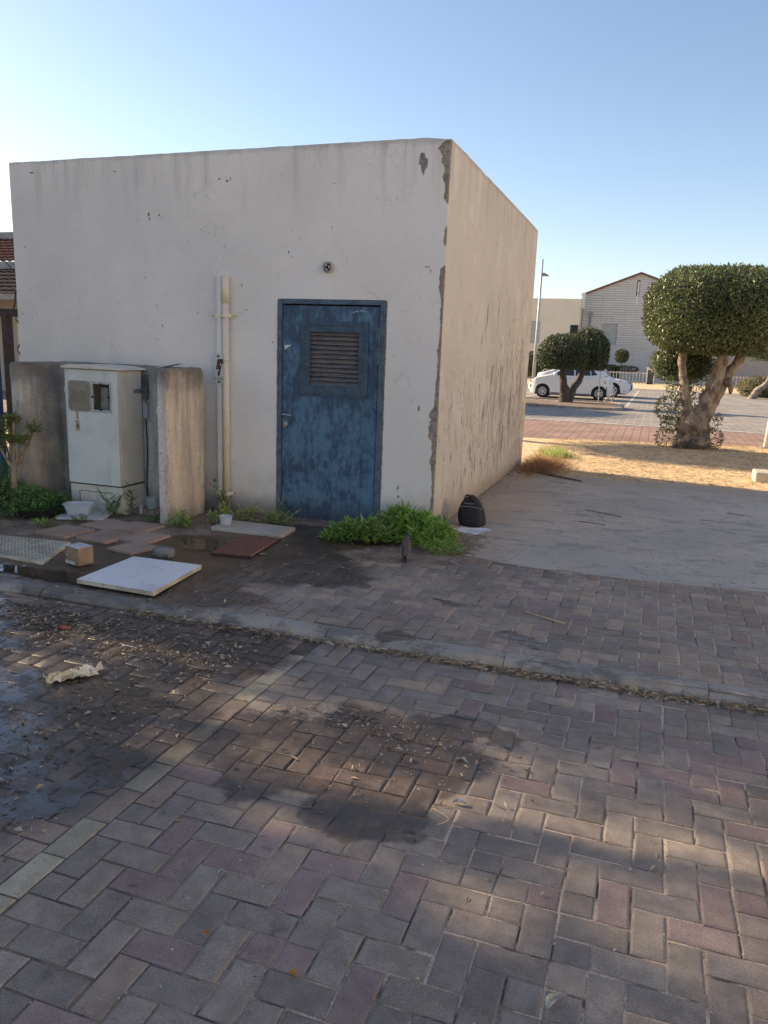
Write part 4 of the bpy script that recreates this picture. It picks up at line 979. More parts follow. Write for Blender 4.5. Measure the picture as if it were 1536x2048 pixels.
# tray + tubs
Mt = Matrix.Translation((-4.64, 5.50, .062)) @ Matrix.Rotation(R(20), 4, 'Z')
mb = MB(); mb.prism([tuple((Mt @ Vector((a, b, 0)))[:2]) for a, b in rrect(-.22, .20, -.15, .17, .03, 4)], .062, .082)
ttag(mb.build('white_tray', TRAYM, bev=.004), 'flat white tray lying in front of the cabinet plinth', 'tray')
def tub(x, y, z, w0, w1, h, mat, name, label, cat, rnd=False, rot=0):
    n = 24; rings = []
    for (s_, zz) in ((w0*.96, .004), (w0, 0), (w1, h), (w1*1.07, h), (w1*1.07, h-.006), (w1*.97, h-.002), (w0*.94, .006)):
        ring = []
        for k in range(n):
            a = 2*math.pi*k/n; p = 1 if rnd else .55
            cx_, sy_ = math.copysign(abs(math.cos(a))**p, math.cos(a)), math.copysign(abs(math.sin(a))**p, math.sin(a))
            ring.append(Matrix.Rotation(rot, 3, 'Z') @ Vector((s_*cx_, s_*sy_*(1 if rnd else .72), zz)) + Vector((x, y, z)))
        rings.append(ring)
    vs = [tuple(p) for r in rings for p in r]; m_ = len(rings)
    fs = [(i*n+k, i*n+(k+1)%n, (i+1)*n+(k+1)%n, (i+1)*n+k) for i in range(m_-1) for k in range(n)] + [tuple(range(n))]
    fs = fs[n:] + [tuple((m_-1)*n+k for k in range(n))]
    mb = MB(); mb.add(vs, fs); return ttag(mb.build(name, mat, smooth=False), label, cat)
tub(-4.70, 5.49, .083, .095, .125, .095, PLAST, 'plastic_tub', 'milky square plastic tub standing on the white tray', 'tub', rot=.35)
tub(-3.36, 5.72, .086, .045, .056, .075, PLAST, 'plastic_pot', 'small round plastic pot on the concrete cover beside the pipe weeds', 'pot', True)
mb = MB(); mb.box(-4.40, -4.12, 5.84, 6.02, .05, .098); ttag(mb.build('clay_brick', mk('dirty_clay_brick', (.24,.16,.125), (.32,.24,.2), 14, bump=.5, bs=60), bev=.006), 'dirty clay brick lying between the cabinet and the side slab', 'brick')
tub(-4.24, 5.92, .099, .05, .058, .11, CLEARP, 'plastic_cup', 'clear plastic cup standing on the clay brick', 'cup', True)
mb = MB(); mb.box(-4.315, -4.285, 5.828, 5.836, .06, .14, 0, None); ttag(mb.build('plastic_strip', TAPE), 'narrow white plastic strip leaning on the clay brick', 'scrap')
# paper scraps, rag
def crumple(name, x, y, z, w_, h_, mat, label, cat, seed, hgt=.02, rot=0, n=12):
    vs = []; 
    for j in range(n+1):
        for i in range(n+1):
            u, v = i/n-.5, j/n-.5
            e = 1+.5*mnoise.noise((u*3+seed, v*3, 1)); p = Matrix.Rotation(rot, 3, 'Z') @ Vector((u*w_*e, v*h_*e, 0))
            vs.append((x+p.x, y+p.y, z + .003 + hgt*abs(mnoise.noise((u*5+seed, v*5, 2))) + hgt*.25*abs(mnoise.noise((u*7+seed, v*9, 2)))))
    mb = MB(); mb.add(vs, [(j*(n+1)+i, j*(n+1)+i+1, (j+1)*(n+1)+i+1, (j+1)*(n+1)+i) for j in range(n) for i in range(n)])
    return ttag(mb.build(name, mat), label, cat)
crumple('cloth_rag', -2.52, 2.84, 0, .24, .06, RAG, 'crumpled pale yellow rag lying on the wet road', 'rag', 2, .07, R(52), 22)
crumple('plastic_wrapper', -3.02, 3.36, .0, .07, .04, REDP2, 'red wrapper lying in the muddy gutter water', 'wrapper', 4, .012)
# backpack and newspaper
bx, by, bz_ = -1.455, 6.86, .055
bag = thing('backpack', 'black backpack leaning against the side wall of the hut', 'backpack', (bx, by, bz_))
n = 28; rings = []
prof = [(0,.92),(.02,.99),(.08,1.0),(.14,.93),(.19,.80),(.235,.60),(.268,.40),(.285,.2),(.29,.02)]
vs = []
for z, s_ in prof:
    for k in range(n):
        a = 2*math.pi*k/n; cx_ = math.copysign(abs(math.cos(a))**.7, math.cos(a)); cy_ = math.copysign(abs(math.sin(a))**.8, math.sin(a))
        wob = 1+.05*mnoise.noise((cx_*3, cy_*3, z*12))
        vs.append((bx + .130*s_*cx_*wob - .12*z + .006*mnoise.noise((cx_*5,cy_*5,z*30)), by + .090*(s_*.8+.2)*cy_*wob + .06*z, bz_+z*(.93+.03*cx_)))
mb = MB(); mb.add(vs, [(i*n+k, i*n+(k+1)%n, (i+1)*n+(k+1)%n, (i+1)*n+k) for i in range(len(prof)-1) for k in range(n)] + [tuple(range(n))[::-1], tuple((len(prof)-1)*n+k for k in range(n))])
body = mb.build('body', BLACKF, bag, smooth=True); sd = body.modifiers.new('sub', 'SUBSURF'); sd.levels = 1; sd.render_levels = 1
vs = []                                           # front pocket
for z, s_ in [(0,.8),(.02,.9),(.10,.92),(.15,.82),(.175,.6),(.18,.2)]:
    for k in range(n):
        a = 2*math.pi*k/n; cx_ = math.copysign(abs(math.cos(a))**.6, math.cos(a)); cy_ = math.copysign(abs(math.sin(a))**.7, math.sin(a))
        vs.append((bx + .116*s_*cx_ - .12*z, by-.050 + .062*s_*cy_ + .06*z, bz_+.004+z))
mb = MB(); mb.add(vs, [(i*n+k, i*n+(k+1)%n, (i+1)*n+(k+1)%n, (i+1)*n+k) for i in range(5) for k in range(n)] + [tuple(5*n+k for k in range(n))])
pk = mb.build('front_pocket', BLACKF, bag, smooth=True)
mb = MB(); arc = [Vector((bx + .118*math.cos(t) - .02, by-.105+.012*math.sin(t) + .012, bz_+.165+.018*math.sin(t))) for t in np.linspace(.15, math.pi-.15, 14)]; mb.tube(arc, .0022, 6); mb.build('zip', ZIP, bag)
mb = MB(); mb.tube(spline([(bx-.07, by-.075, bz_+.215), (bx-.045, by-.082, bz_+.208), (bx-.02, by-.082, bz_+.212), (bx, by-.080, bz_+.208), (bx+.02, by-.078, bz_+.216)], 4), .0022, 5); mb.build('stitched_mark', LOGO, bag)
mb = MB(); mb.tube(spline([(bx-.080, by-.01, bz_+.225), (bx-.065, by-.035, bz_+.272), (bx-.03, by-.04, bz_+.276), (bx+.0, by-.035, bz_+.245), (bx+.03, by-.045, bz_+.20)], 6), .008, 8); mb.build('handle', BLACKF, bag, smooth=True)
def paper(name, x, y, w_, h_, rot, label, z0):
    n = 10; vs = []
    for j in range(n+1):
        for i in range(n+1):
            u, v = i/n-.5, j/n-.5; p = Matrix.Rotation(rot, 3, 'Z') @ Vector((u*w_, v*h_, 0)); vs.append((x+p.x, y+p.y, z0+.006*abs(mnoise.noise((u*4, v*4, x)))))
    mb = MB(); mb.add(vs, [(j*(n+1)+i, j*(n+1)+i+1, (j+1)*(n+1)+i+1, (j+1)*(n+1)+i) for j in range(n) for i in range(n)]); return ttag(mb.build(name, PAPER), label, 'newspaper')
paper('newspaper', -1.43, 6.60, .27, .19, R(-20), 'folded printed newspaper sheet spread in front of the backpack', .057)
paper('newspaper', -1.34, 6.70, .18, .14, R(25), 'lower newspaper sheet sticking out to the right under the other', .0535)
# bird
bird = thing('bird', 'small brown and black bird with pale wing edge standing before the weeds seen from behind', 'bird', (-1.67, 5.50, .052))
Mb = Matrix.Translation((-1.67, 5.50, .052)) @ Matrix.Rotation(R(14), 4, 'Z')
mb = MB()
path = [(-.085,.018,.026),(-.06,.024,.045),(-.02,.034,.072),(.02,.038,.098),(.05,.030,.122),(.065,.021,.140),(.082,.022,.152),(.10,.016,.156),(.115,.004,.152)]
vs = []; n = 16
for yb, rb, zb_ in path:
    for k in range(n): a = 2*math.pi*k/n; vs.append(tuple(Mb @ Vector((rb*math.cos(a), yb, zb_+rb*1.05*math.sin(a)))))
mb.add(vs, [(i*n+k, i*n+(k+1)%n, (i+1)*n+(k+1)%n, (i+1)*n+k) for i in range(len(path)-1) for k in range(n)] + [tuple(range(n))[::-1], tuple((len(path)-1)*n+k for k in range(n))])
bb = mb.build('body', BIRDB, bird, smooth=True); bb.data.materials.append(BIRDK)
for p in bb.data.polygons:
    if p.index // n >= 5 and p.index < (len(path)-1)*n: p.material_index = 1
mb = MB(); mb.add([(-.013,-.06,.035),(.013,-.06,.035),(.019,-.155,.004),(-.019,-.155,.004),(-.012,-.06,.047),(.012,-.06,.047),(.016,-.155,.009),(-.016,-.155,.009)], [(0,1,2,3),(4,5,6,7),(0,1,5,4),(1,2,6,5),(2,3,7,6),(3,0,4,7)], 0, Mb); mb.build('tail', BIRDK, bird)
for s_ in (-1, 1):
    mb = MB(); mb.add([(s_*.030,.045,.118),(s_*.041,.0,.095),(s_*.030,-.075,.045),(s_*.018,-.09,.040),(s_*.022,-.02,.105)], [(0,1,2,3,4)], 0, Mb)
    mb.add([(s_*.0415,.0,.090),(s_*.0405,-.02,.078),(s_*.030,-.078,.040),(s_*.033,-.03,.058)], [(0,1,2,3)], 1, Mb); mb.build('wing', [BIRDB, BIRDW], bird)
    mb = MB(); mb.tube([tuple(Mb @ Vector((s_*.014,.005,.045))), tuple(Mb @ Vector((s_*.016,.010,.002)))], .0025, 6); mb.tube([tuple(Mb @ Vector((s_*.016,.0,.002))), tuple(Mb @ Vector((s_*.016,.032,.002)))], .002, 5); mb.build('leg', RAG, bird)
mb = MB(); mb.tube([tuple(Mb @ Vector((0,.108,.152))), tuple(Mb @ Vector((0,.135,.147)))], [.005,.001], 6); mb.build('beak', RAG, bird)

# puddles
def puddle(name, label_kind, cx, cy, rx, ry, z, seed, mat=WATER, n=70, amp=.45):
    P = []
    for k in range(n):
        a = 2*math.pi*k/n; r = 1+amp*mnoise.noise((math.cos(a)*1.6+seed, math.sin(a)*1.6, 0))+.25*mnoise.noise((math.cos(a)*6+seed, math.sin(a)*6, 3)); P.append((cx+rx*r*math.cos(a), cy+ry*r*math.sin(a), z))
    o = mesh_obj(name, P, [tuple(range(n))], mat); return tag(o, kind='structure')
puddle('puddle', '', -3.62, 4.00, .52, .10, .0575, 4, STILL)
puddle('puddle', '', -3.05, 5.15, .34, .20, .0585, 7, STILL, amp=.3)
puddle('puddle', '', -3.45, 3.45, .62, .16, .0035, 1)
puddle('puddle', '', -2.55, 2.10, .86, .85, .0014, 3, n=160, amp=.3)
puddle('puddle', '', -3.75, 3.0, .75, .68, .0018, 5, n=160, amp=.3)

# ------------------------------------------------------------------ fallen leaves and straw
def litter(name, zones, mat, L=(.012,.035), ratio=(.16,.45), tilt=.35, kind='stuff'):
    P = []
    for n, f in zones:
        for _ in range(n):
            q = f()
            if q is not None: P.append(q)
    P = np.array(P); n = len(P)
    a = rng.uniform(0, 2*np.pi, n); ax = np.stack([np.cos(a), np.sin(a), rng.normal(0, tilt*.5, n)], 1)
    nr = np.stack([rng.normal(0, tilt, n), rng.normal(0, tilt, n), np.ones(n)], 1)
    ln_ = rng.uniform(*L, n)*rng.uniform(.6, 1.5, n); V, F = leaves(P, ax, nr, ln_, ln_*rng.uniform(*ratio, n), .35, 0.)
    o = fast_mesh(name, V, F, mat); o['kind'] = kind; return o
u = random.uniform; g_ = random.gauss
def on_road(x, y, k=.0): return (x, y, .003+abs(g_(0, .003))+k) if y < KF(x)-.005 else (x, y, .056+k) if y < 5.65 else (x, y, .056+k)
def gutter():
    x = u(-2.9, 1.2) if random.random() < .75 else u(-1.0, .9); y = KF(x)-.008-abs(g_(0, .028 + .025*max(0, mnoise.noise((x*3, 0, 0))))); return on_road(x, y, u(0, .012))
def leftroad():
    x, y = u(-4.2, -1.72), u(1.3, KF(-2.5))
    if mnoise.noise((x*1.6, y*1.6, 8)) + .5*mnoise.noise((x*5, y*5, 8)) < -.12: return None
    return on_road(x, y)
def streakz():
    t = random.random(); x = -1.35+1.0*t+g_(0,.06); y = 3.02-.14*t+g_(0,.05); return on_road(x, y)
def wetz():
    x, y = g_(-.95, .3), g_(2.85, .22); return on_road(x, y)
def slurry():
    x = u(-3.9, -1.9); y = 3.42 - .05*(x+3.9) + g_(0, .16); return on_road(x, y)
def alldry():
    x, y = u(-1.6, 2.2), u(1.0, KF(0)); return on_road(x, y)
def pave():
    x, y = u(-2.6, 1.6), u(3.95, 5.7); return (x, y, .054)
def joints():                                    # bits caught in the joints
    i = random.randrange(-16, 22); x = OX+i*.1+g_(0,.004); y = u(1.0, 3.7); return (x, y, .001)
def dirtz():
    x, y = u(-5.0, -1.5), u(3.95, 6.2); return (x, y, .062)
tag(litter('fallen_leaves', [(1900, gutter), (2600, leftroad), (1700, slurry), (190, streakz), (130, wetz), (60, alldry), (160, pave), (420, dirtz)], LEAFD, (.010,.034)))
tag(litter('leaf_fragments', [(900, joints), (500, alldry), (600, pave), (700, gutter), (900, leftroad), (700, dirtz), (300, wetz)], LEAFD, (.004, .010), (.3, .8)))
def slabz():
    x, y = u(-1.6, 3), u(5.8, 10.2); return (x, y, .0545)
def slabwall():
    x = -1.69+abs(g_(0,.10)); y = u(7.4, 11.3); return (x, y, .056)
litter('slab_litter', [(160, slabz), (520, slabwall)], LEAFD, (.008, .03), (.15, .5))
def straws(name, n, f, mat, L, W, up=.12):
    P = np.array([q for q in (f() for _ in range(n)) if q is not None]); n = len(P); a = rng.uniform(0, 2*np.pi, n)
    ax = np.stack([np.cos(a), np.sin(a), np.abs(rng.normal(0, up, n))], 1); nr = np.stack([rng.normal(-.5, .7, n), rng.normal(0, .7, n), np.ones(n)], 1)
    ln_ = rng.uniform(*L, n); V, F = leaves(P, ax, nr, ln_, rng.uniform(*W, n), .3, -.0)
    o = fast_mesh(name, V, F, mat); o['kind'] = 'stuff'; return o
straws('gutter_straw', 750, lambda: (lambda q: (q[0], q[1], q[2]+.004))(gutter()) if random.random() < .5 else (lambda x: (x, KF(x)-.01-abs(g_(0,.03)), .008))(u(-1.2, 1.4)), STRAW, (.03,.075), (.0035,.007), .10)
def grassp():
    x, y = u(-1.75, 4.2), u(10.0, 16.9)
    e = 10.36 + .16*mnoise.noise((x*1.3, 3, 0)) + .05*(x+1.7) - abs(g_(0,.07))
    if y < e or y > gedge(x)+.1: return None
    return (x, y, grass_z(x, y)+.004)
straws('dry_grass', 30000, grassp, STRAW, (.04,.13), (.003,.007), .16)
def spill():
    x = u(-1.5, 3); return (x, 9.9+abs(g_(0,.3)), .056)
straws('spilled_straw', 900, spill, STRAW, (.03,.08), (.002,.004), .04)
def tuft():
    x, y = -1.55+abs(g_(0,.22)), 10.95+g_(0,.42); return (x, y, .03) if x > -1.70 else None
straws('dead_grass_tuft', 3200, tuft, leaf_mat('reddish_dead_grass', (.24,.12,.06), (.46,.29,.15), .15, .8), (.10,.26), (.003,.006), .75)
def gt(): return (-1.36+g_(0,.10), 12.5+g_(0,.16), .02)
straws('green_grass_tuft', 700, gt, GREENL, (.10,.22), (.006,.012), 1.6)
litter('pale_specks', [(110, alldry), (60, joints), (50, pave), (50, wetz), (30, dirtz), (25, slabz)], mk('pale_speck', (.62,.6,.56), (.45,.43,.4), 50), (.004, .011), (.5, 1.1), .1)
litter('dark_specks', [(60, alldry), (60, pave), (120, slabz)], SEAM, (.004, .012), (.4, 1.), .1)
# single large leaves and twigs lying on the pavers
def one_leaf(x, y, L_, W_, rot, mat, label, z=.004):
    n = 8; vs = []
    for i in range(n+1):
        t = i/n; w_ = W_*math.sin(math.pi*min(1, t*.94+.05))**.8*.5; c_ = .12*math.sin(t*3)*L_
        for s_ in (-1, 0, 1): vs.append(tuple(Vector((x, y, 0)) + Matrix.Rotation(rot, 3, 'Z') @ Vector((t*L_, c_+s_*w_, z+.008*abs(s_)+.006*math.sin(t*3)))))
    mb = MB(); mb.add(vs, [(i*3+k, i*3+k+1, i*3+k+4, i*3+k+3) for i in range(n) for k in range(2)]); return ttag(mb.build('fallen_leaf', mat), label, 'leaf')
PALE = mk('pale_leaf', (.55,.50,.37), (.42,.36,.24), 40); ORNG = mk('orange_petal', (.50,.27,.05), (.40,.18,.04), 60); GREYL = mk('grey_leaf', (.34,.35,.37), (.28,.29,.3), 40)
one_leaf(-0.098, 1.709, .062, .026, R(62), PALE, 'cream coloured curled leaf on the pavers at the bottom of the picture')
one_leaf(-1.484, 2.922, .055, .022, R(30), PALE, 'pale leaf lying on the wet pavers right of the edging row')
one_leaf(-1.116, 1.841, .035, .014, R(80), GREYL, 'small grey leaf lying on dry pavers')
one_leaf(-0.542, 2.509, .05, .02, R(10), GREYL, 'flat grey leaf on the pavers beside the wet stain')
one_leaf(-0.749, 1.578, .022, .016, R(0), ORNG, 'small orange petal nearest the bottom edge')
one_leaf(-1.030, 1.616, .016, .010, R(40), ORNG, 'tiny orange petal further up the pavers')
def twig(pts, r, label, mat=STEMB): mb = MB(); mb.tube(spline(pts, 5), r, 5); return ttag(mb.build('twig', mat), label, 'twig')
twig([(-.62,4.62,.055),(-.5,4.55,.06),(-.36,4.50,.056)], .004, 'thin pale twig lying on the pavement bricks', STRAW)
twig([(-.60,2.45,.004),(-.53,2.40,.01),(-.56,2.36,.004)], .0018, 'bent straw lying on the pavers', STRAW)
twig([(-.55,8.1,.056),(-.4,8.03,.058),(-.18,7.93,.056)], .0035, 'long dark twig on the concrete slab')
twig([(-.55,7.5,.056),(-.42,7.47,.058),(-.30,7.44,.056)], .003, 'shorter dark twig on the concrete slab')
twig([(.85,8.7,.056),(.95,8.63,.058),(1.0,8.6,.056)], .003, 'dark twig on the slab near the right edge')
twig([(-1.5,10.55,.05),(-1.2,10.25,.062),(-.75,9.95,.06)], .016, 'reddish stick lying across the shadow edge by the hut')

# ------------------------------------------------------------------ weeds
def weed(name, label, x, y, z, h, nst, spread, mat, L=(.04,.07), W=(.012,.02), cat='plant', stuff=False, group=None, lean=.25, lp=9):
    Vs, Fs, nb = [], [], 0; st = MB()
    PP, AA, NN = [], [], []
    for s_ in range(nst):
        a = u(0, 2*math.pi); r = spread*math.sqrt(random.random()) if nst > 1 else 0
        bx_, by_ = x + r*math.cos(a), y + r*math.sin(a)*.8
        hh = h*u(.55, 1.0)*(1-.35*(r/spread if spread else 0)); lx, ly = g_(0, lean)*hh, g_(0, lean)*hh - .1*hh
        pts = [Vector((bx_ + lx*t*t, by_ + ly*t*t, z + hh*t)) for t in (0, .33, .66, 1)]
        st.tube(pts, [.004, .0035, .003, .002], 4, cap=False)
        for k in range(lp):
            t = .12+.88*k/(lp-1) + g_(0, .02); p = Vector((bx_ + lx*t*t, by_ + ly*t*t, z + hh*t)); th = k*2.4+g_(0, .3)
            for q in (0, math.pi):
                el = u(-.1, .55) + .4*(k/lp); PP.append(p); AA.append((math.cos(th+q), math.sin(th+q), el)); NN.append((g_(0,.2), g_(0,.2), 1))
    n = len(PP); ln_ = rng.uniform(*L, n); V, F = leaves(np.array(PP), np.array(AA), np.array(NN), ln_, rng.uniform(*W, n), .2, -.12)
    if stuff:
        o = fast_mesh(name, V, F, mat); o['kind'] = 'stuff'; return o
    t = thing(name, label, cat, (x, y, z), group); fast_mesh('foliage', V, F, mat, t); so_ = st.build('stem', STEM, t)
    if nst > 1: so_['kind'] = 'stuff'
    return t
# the big patch right of the door: two masses
PP, AA, NN, LL, WW = [], [], [], [], []
def clump(cx, cy, rx, ry, h, n, L, W):
    for _ in range(n):
        a = u(0, 2*math.pi); r = math.sqrt(random.random()); x, y = cx+rx*r*math.cos(a), cy+ry*r*math.sin(a)
        top = h*(1-r*r)**.6*(.8+.35*mnoise.noise((x*6, y*6, 2))); z = .06+top*(1-abs(g_(0,.28)))
        if z < .055: z = .06
        PP.append((x, y, z)); th = u(0, 2*math.pi); AA.append((math.cos(th)+.5*(x-cx)/rx, math.sin(th)-.35, u(-.35,.7))); NN.append((g_(0,.4), g_(0,.4)-.2, 1)); LL.append(u(*L)); WW.append(u(*W))
clump(-1.83, 6.13, .36, .26, .27, 1500, (.06,.11), (.018,.034)); clump(-2.14, 5.92, .32, .24, .17, 850, (.06,.10), (.018,.032)); clump(-1.63, 6.02, .22, .24, .20, 900, (.04,.07), (.010,.016)); clump(-1.46, 5.82, .17, .16, .09, 650, (.025,.045), (.008,.012)); clump(-2.35, 5.78, .16, .12, .08, 330, (.03,.06), (.01,.015))
V, F = leaves(np.array(PP), np.array(AA), np.array(NN), LL, WW, .25, -.2)
wp = thing('weed_patch', 'dense bright green weed patch at the hut corner beside the blue door', 'weeds', (-1.85, 5.95, .05)); fast_mesh('foliage', V, F, GREENW, wp)
PP, AA, NN, LL, WW = [], [], [], [], []
clump(-2.10, 5.88, .28, .18, .20, 260, (.05,.09), (.014,.022)); V, F = leaves(np.array(PP), np.array(AA), np.array(NN), LL, WW, .25, -.1); fast_mesh('pale_shoots', V, F, GREENL, wp)['kind'] = 'stuff'
weed('weed_plant', 'tall thin weed standing beside the hut wall between side slab and pipe', -3.64, 6.15, .05, .42, 2, .03, GREEND, (.07,.10), (.018,.026), lean=.08, lp=6)
weed('weed_plant', 'yellowing weed climbing the foot of the cream pipe', -3.70, 6.28, .05, .28, 5, .06, leaf_mat('yellow_weed_leaf', (.24,.20,.08), (.34,.29,.12), .3, .6), (.04,.07), (.008,.014), lean=.12)
weed('weed_plant', 'pale leafy weed low at the wall between pipe and door', -3.30, 6.05, .07, .13, 8, .12, GREENL, (.05,.08), (.02,.03), lean=.5, lp=5)
weed('weed_plant', 'low weed with broad pale leaves at the lower left corner of the door', -3.02, 6.05, .06, .15, 9, .12, GREENL, (.06,.09), (.022,.03), lean=.5, lp=5)
weed('weed_plant', 'thin yellowish weed against the wall left of the door frame', -3.16, 6.30, .05, .30, 3, .06, GREENL, (.03,.05), (.008,.012), lean=.15)
weed('weed_plant', 'bright weed at the foot of the side slab tinted for warm reflected light', -3.72, 5.58, .05, .17, 10, .12, GREENW, (.04,.07), (.014,.02), lean=.4, lp=6)
weed('weed_plant', 'pale broad leaved weed in front of the pipe foot', -3.48, 5.85, .05, .20, 8, .12, GREENL, (.05,.08), (.018,.026), lean=.35, lp=6)
weed('weed_plant', 'dark arching weed in front of the cabinet plinth corner', -4.45, 5.66, .05, .26, 5, .09, GREEND, (.08,.12), (.018,.024), lean=.3, lp=5)
weed('weed_plant', 'dark weed climbing the right edge of the cabinet', -4.36, 5.78, .05, .46, 2, .04, GREEND, (.07,.10), (.018,.026), lean=.15, lp=6)
weed('weed_plant', 'small ferny weed at the front of the white tray', -4.52, 5.28, .06, .10, 7, .06, GREEND, (.02,.04), (.005,.008), lean=.6)
weed('weed_plant', 'small ferny weed beside the leftmost square paver', -4.72, 5.08, .06, .10, 10, .08, GREENW, (.02,.04), (.005,.008), lean=.7)
weed('weed_plant', 'small weed at the foot of the side slab inside the niche', -4.02, 5.62, .05, .10, 5, .06, GREEND, (.03,.05), (.008,.012), lean=.6)
weed('weed_plant', 'thin reddish weed on the wall right of the weed patch', -1.62, 6.5, .05, .26, 2, .03, leaf_mat('reddish_weed_leaf', (.16,.10,.05), (.22,.16,.08), .3, .6), (.04,.06), (.010,.014), lean=.2, lp=6)
PP, AA, NN, LL, WW = [], [], [], [], []
clump(-5.6, 5.45, .75, .42, .30, 4200, (.04,.08), (.012,.02)); clump(-5.9, 6.1, .42, .4, .42, 1800, (.06,.10), (.006,.012)); clump(-5.05, 5.52, .22, .2, .22, 700, (.04,.07), (.012,.018)); clump(-6.6, 5.5, .6, .6, .35, 2500, (.05,.1), (.01,.02))
V, F = leaves(np.array(PP), np.array(AA), np.array(NN), LL, WW, .25, -.2); o = fast_mesh('ground_cover', V, F, GREEND); o['kind'] = 'stuff'
mb = MB(); mb.lathe([(.13,0),(.19,.09),(.20,.10),(.18,.095),(.12,.02),(0,.02)], 20, 0, Matrix.Translation((-5.02, 5.36, .06)) @ Matrix.Rotation(R(8), 4, 'X')); ttag(mb.build('plastic_bowl', BLACKF), 'black plastic bowl half hidden under the left ground cover', 'bowl')
# little shrub with rosettes at the left
sh = thing('rosette_shrub', 'small bare stemmed shrub with yellow green leaf rosettes before the left slab', 'shrub', (-5.40, 5.45, .05))
mb = MB(); tips = []
mb.tube(spline([(-5.40,5.45,.03),(-5.375,5.45,.25),(-5.36,5.45,.46)], 4), [.035]*5+[.028]*4, 8, jit=.2)
for tx_, tz_ in ((-5.53,.74),(-5.43,.84),(-5.32,.88),(-5.22,.78),(-5.37,.70),(-5.47,.66),(-5.26,.70)):
    ty_ = 5.45+g_(0,.07); mb.tube(spline([(-5.36,5.45,.44),((tx_-5.36)/2,(ty_+5.45)/2,(tz_+.44)/2-.03),(tx_,ty_,tz_)], 4), [.017]*4+[.010]*5, 6); tips.append((tx_,ty_,tz_))
mb.build('stem', mk('tan_shrub_bark', (.32,.24,.16), (.24,.18,.12), 20, bump=.4), sh, smooth=True)
PP, AA, NN, LL = [], [], [], []
for p in tips:
    for k in range(60):
        th = u(0, 6.283); PP.append((p[0]+g_(0,.02), p[1]+g_(0,.02), p[2]+g_(0,.025))); AA.append((math.cos(th), math.sin(th), u(-.3,.9))); NN.append((g_(0,.3), g_(0,.3), 1)); LL.append(u(.06,.10))
V, F = leaves(np.array(PP), np.array(AA), np.array(NN), LL, np.array(LL)*.28, .2, -.1); fast_mesh('leaf_rosettes', V, F, SHRUBL, sh)
# ------------------------------------------------------------------ fence and house at the left edge
fe = thing('steel_fence', 'brown steel fence with bent wire ornaments beside the left edge of the hut', 'fence', (-6.6, 6.75, .05))
fy = 6.72
mb = MB(); mb.box(-6.62, -6.54, fy-.04, fy+.04, .0, 1.88); mb.build('post', BROWNM, fe, bev=.004)
mb = MB(); mb.box(-6.54, -6.13, fy-.03, fy+.03, 1.80, 1.88); mb.box(-10.5, -6.62, fy-.03, fy+.03, 1.80, 1.88); mb.box(-10.5, -6.62, fy-.02, fy+.02, .2, .25); mb.build('rail', BROWNM, fe, bev=.003)
mb = MB(); mb.box(-6.76, -6.68, fy-.10, fy-.02, .0, 1.7); mb.build('blue_post', BLUEM, fe, bev=.004)
for x, zz in ((-6.46, 1.88), (-6.30, 1.88)):
    for k in range(5 if x < -6.4 else 5):
        z0 = .15+.33*k; mb = MB(); s_ = 1 if x < -6.4 else -1
        mb.tube(spline([(x-.0*s_, fy, z0), (x+.055*s_, fy, z0+.07), (x+.065*s_, fy, z0+.10), (x+.065*s_, fy, z0+.20), (x+.055*s_, fy, z0+.24), (x, fy, z0+.31)], 3), .007, 6); mb.build('wire_ornament', BROWNM, fe)
for s_ in (-1, 1):
    mb = MB(); mb.tube(spline([(-6.38, fy, 2.20), (-6.38+.01*s_, fy, 2.12), (-6.38+.05*s_, fy, 2.06), (-6.38+.07*s_, fy, 2.0), (-6.38+.075*s_, fy, 1.94), (-6.38+.10*s_, fy, 1.885)], 3), .009, 6); mb.tube(spline([(-6.38, fy, 2.18), (-6.38+.05*s_, fy, 2.25), (-6.38+.22*s_, fy, 2.40)], 4), .006, 6); mb.build('wire_finial', BROWNM, fe)
for k in range(24):
    x = -6.85-.15*k; mb = MB(); mb.tube([(x, fy, .2), (x, fy, 1.8)], .009, 6); mb.build('bar', BROWNM, fe)

lh_ = thing('tiled_house', 'house with two stepped red tiled roofs behind the left fence', 'house', (-20, 19, 0))
hx0, hx1 = -26, -15.2
mb = MB(); mb.box(hx0, hx1, 18.0, 24, 0, 2.75); mb.build('wall', mk('shaded_render', (.42,.39,.33), (.37,.34,.29), .7), lh_)
def tiled(name, x0, x1, y0, z0, y1, z1, rows, mat):
    mb = MB()
    nx = int((x1-x0)/.12)
    for r in range(rows):
        ta, tb = r/rows, (r+1)/rows; ya, yb = y0+(y1-y0)*ta, y0+(y1-y0)*tb; za, zb_ = z0+(z1-z0)*ta, z0+(z1-z0)*tb
        vs = []
        for i in range(nx+1):
            x = x0+(x1-x0)*i/nx; w_ = .022*(i % 2); vs += [(x, ya-.03, za-.02+w_), (x, ya-.03, za+.025+w_), (x, yb, zb_+w_)]
        mb.add(vs, [(3*i, 3*i+3, 3*i+4, 3*i+1) for i in range(nx)] + [(3*i+1, 3*i+4, 3*i+5, 3*i+2) for i in range(nx)])
    return mb.build(name, mat, lh_)
tiled('lower_roof', hx0, hx1, 16.6, 2.62, 18.0, 3.40, 7, ROOFG); tiled('upper_roof', hx0, hx1, 18.0, 3.62, 19.6, 4.45, 8, ROOFT2)
mb = MB(); mb.box(hx0, hx1, 16.55, 16.62, 2.50, 2.64); mb.build('gutter', TRIM, lh_)
mb = MB(); mb.box(hx0, hx1, 17.95, 18.03, 3.40, 3.60); mb.build('flashing', TRIM, lh_)
mb = MB(); mb.box(hx0, hx1, 19.5, 19.9, 4.42, 4.62); mb.build('ridge', TRIM, lh_)
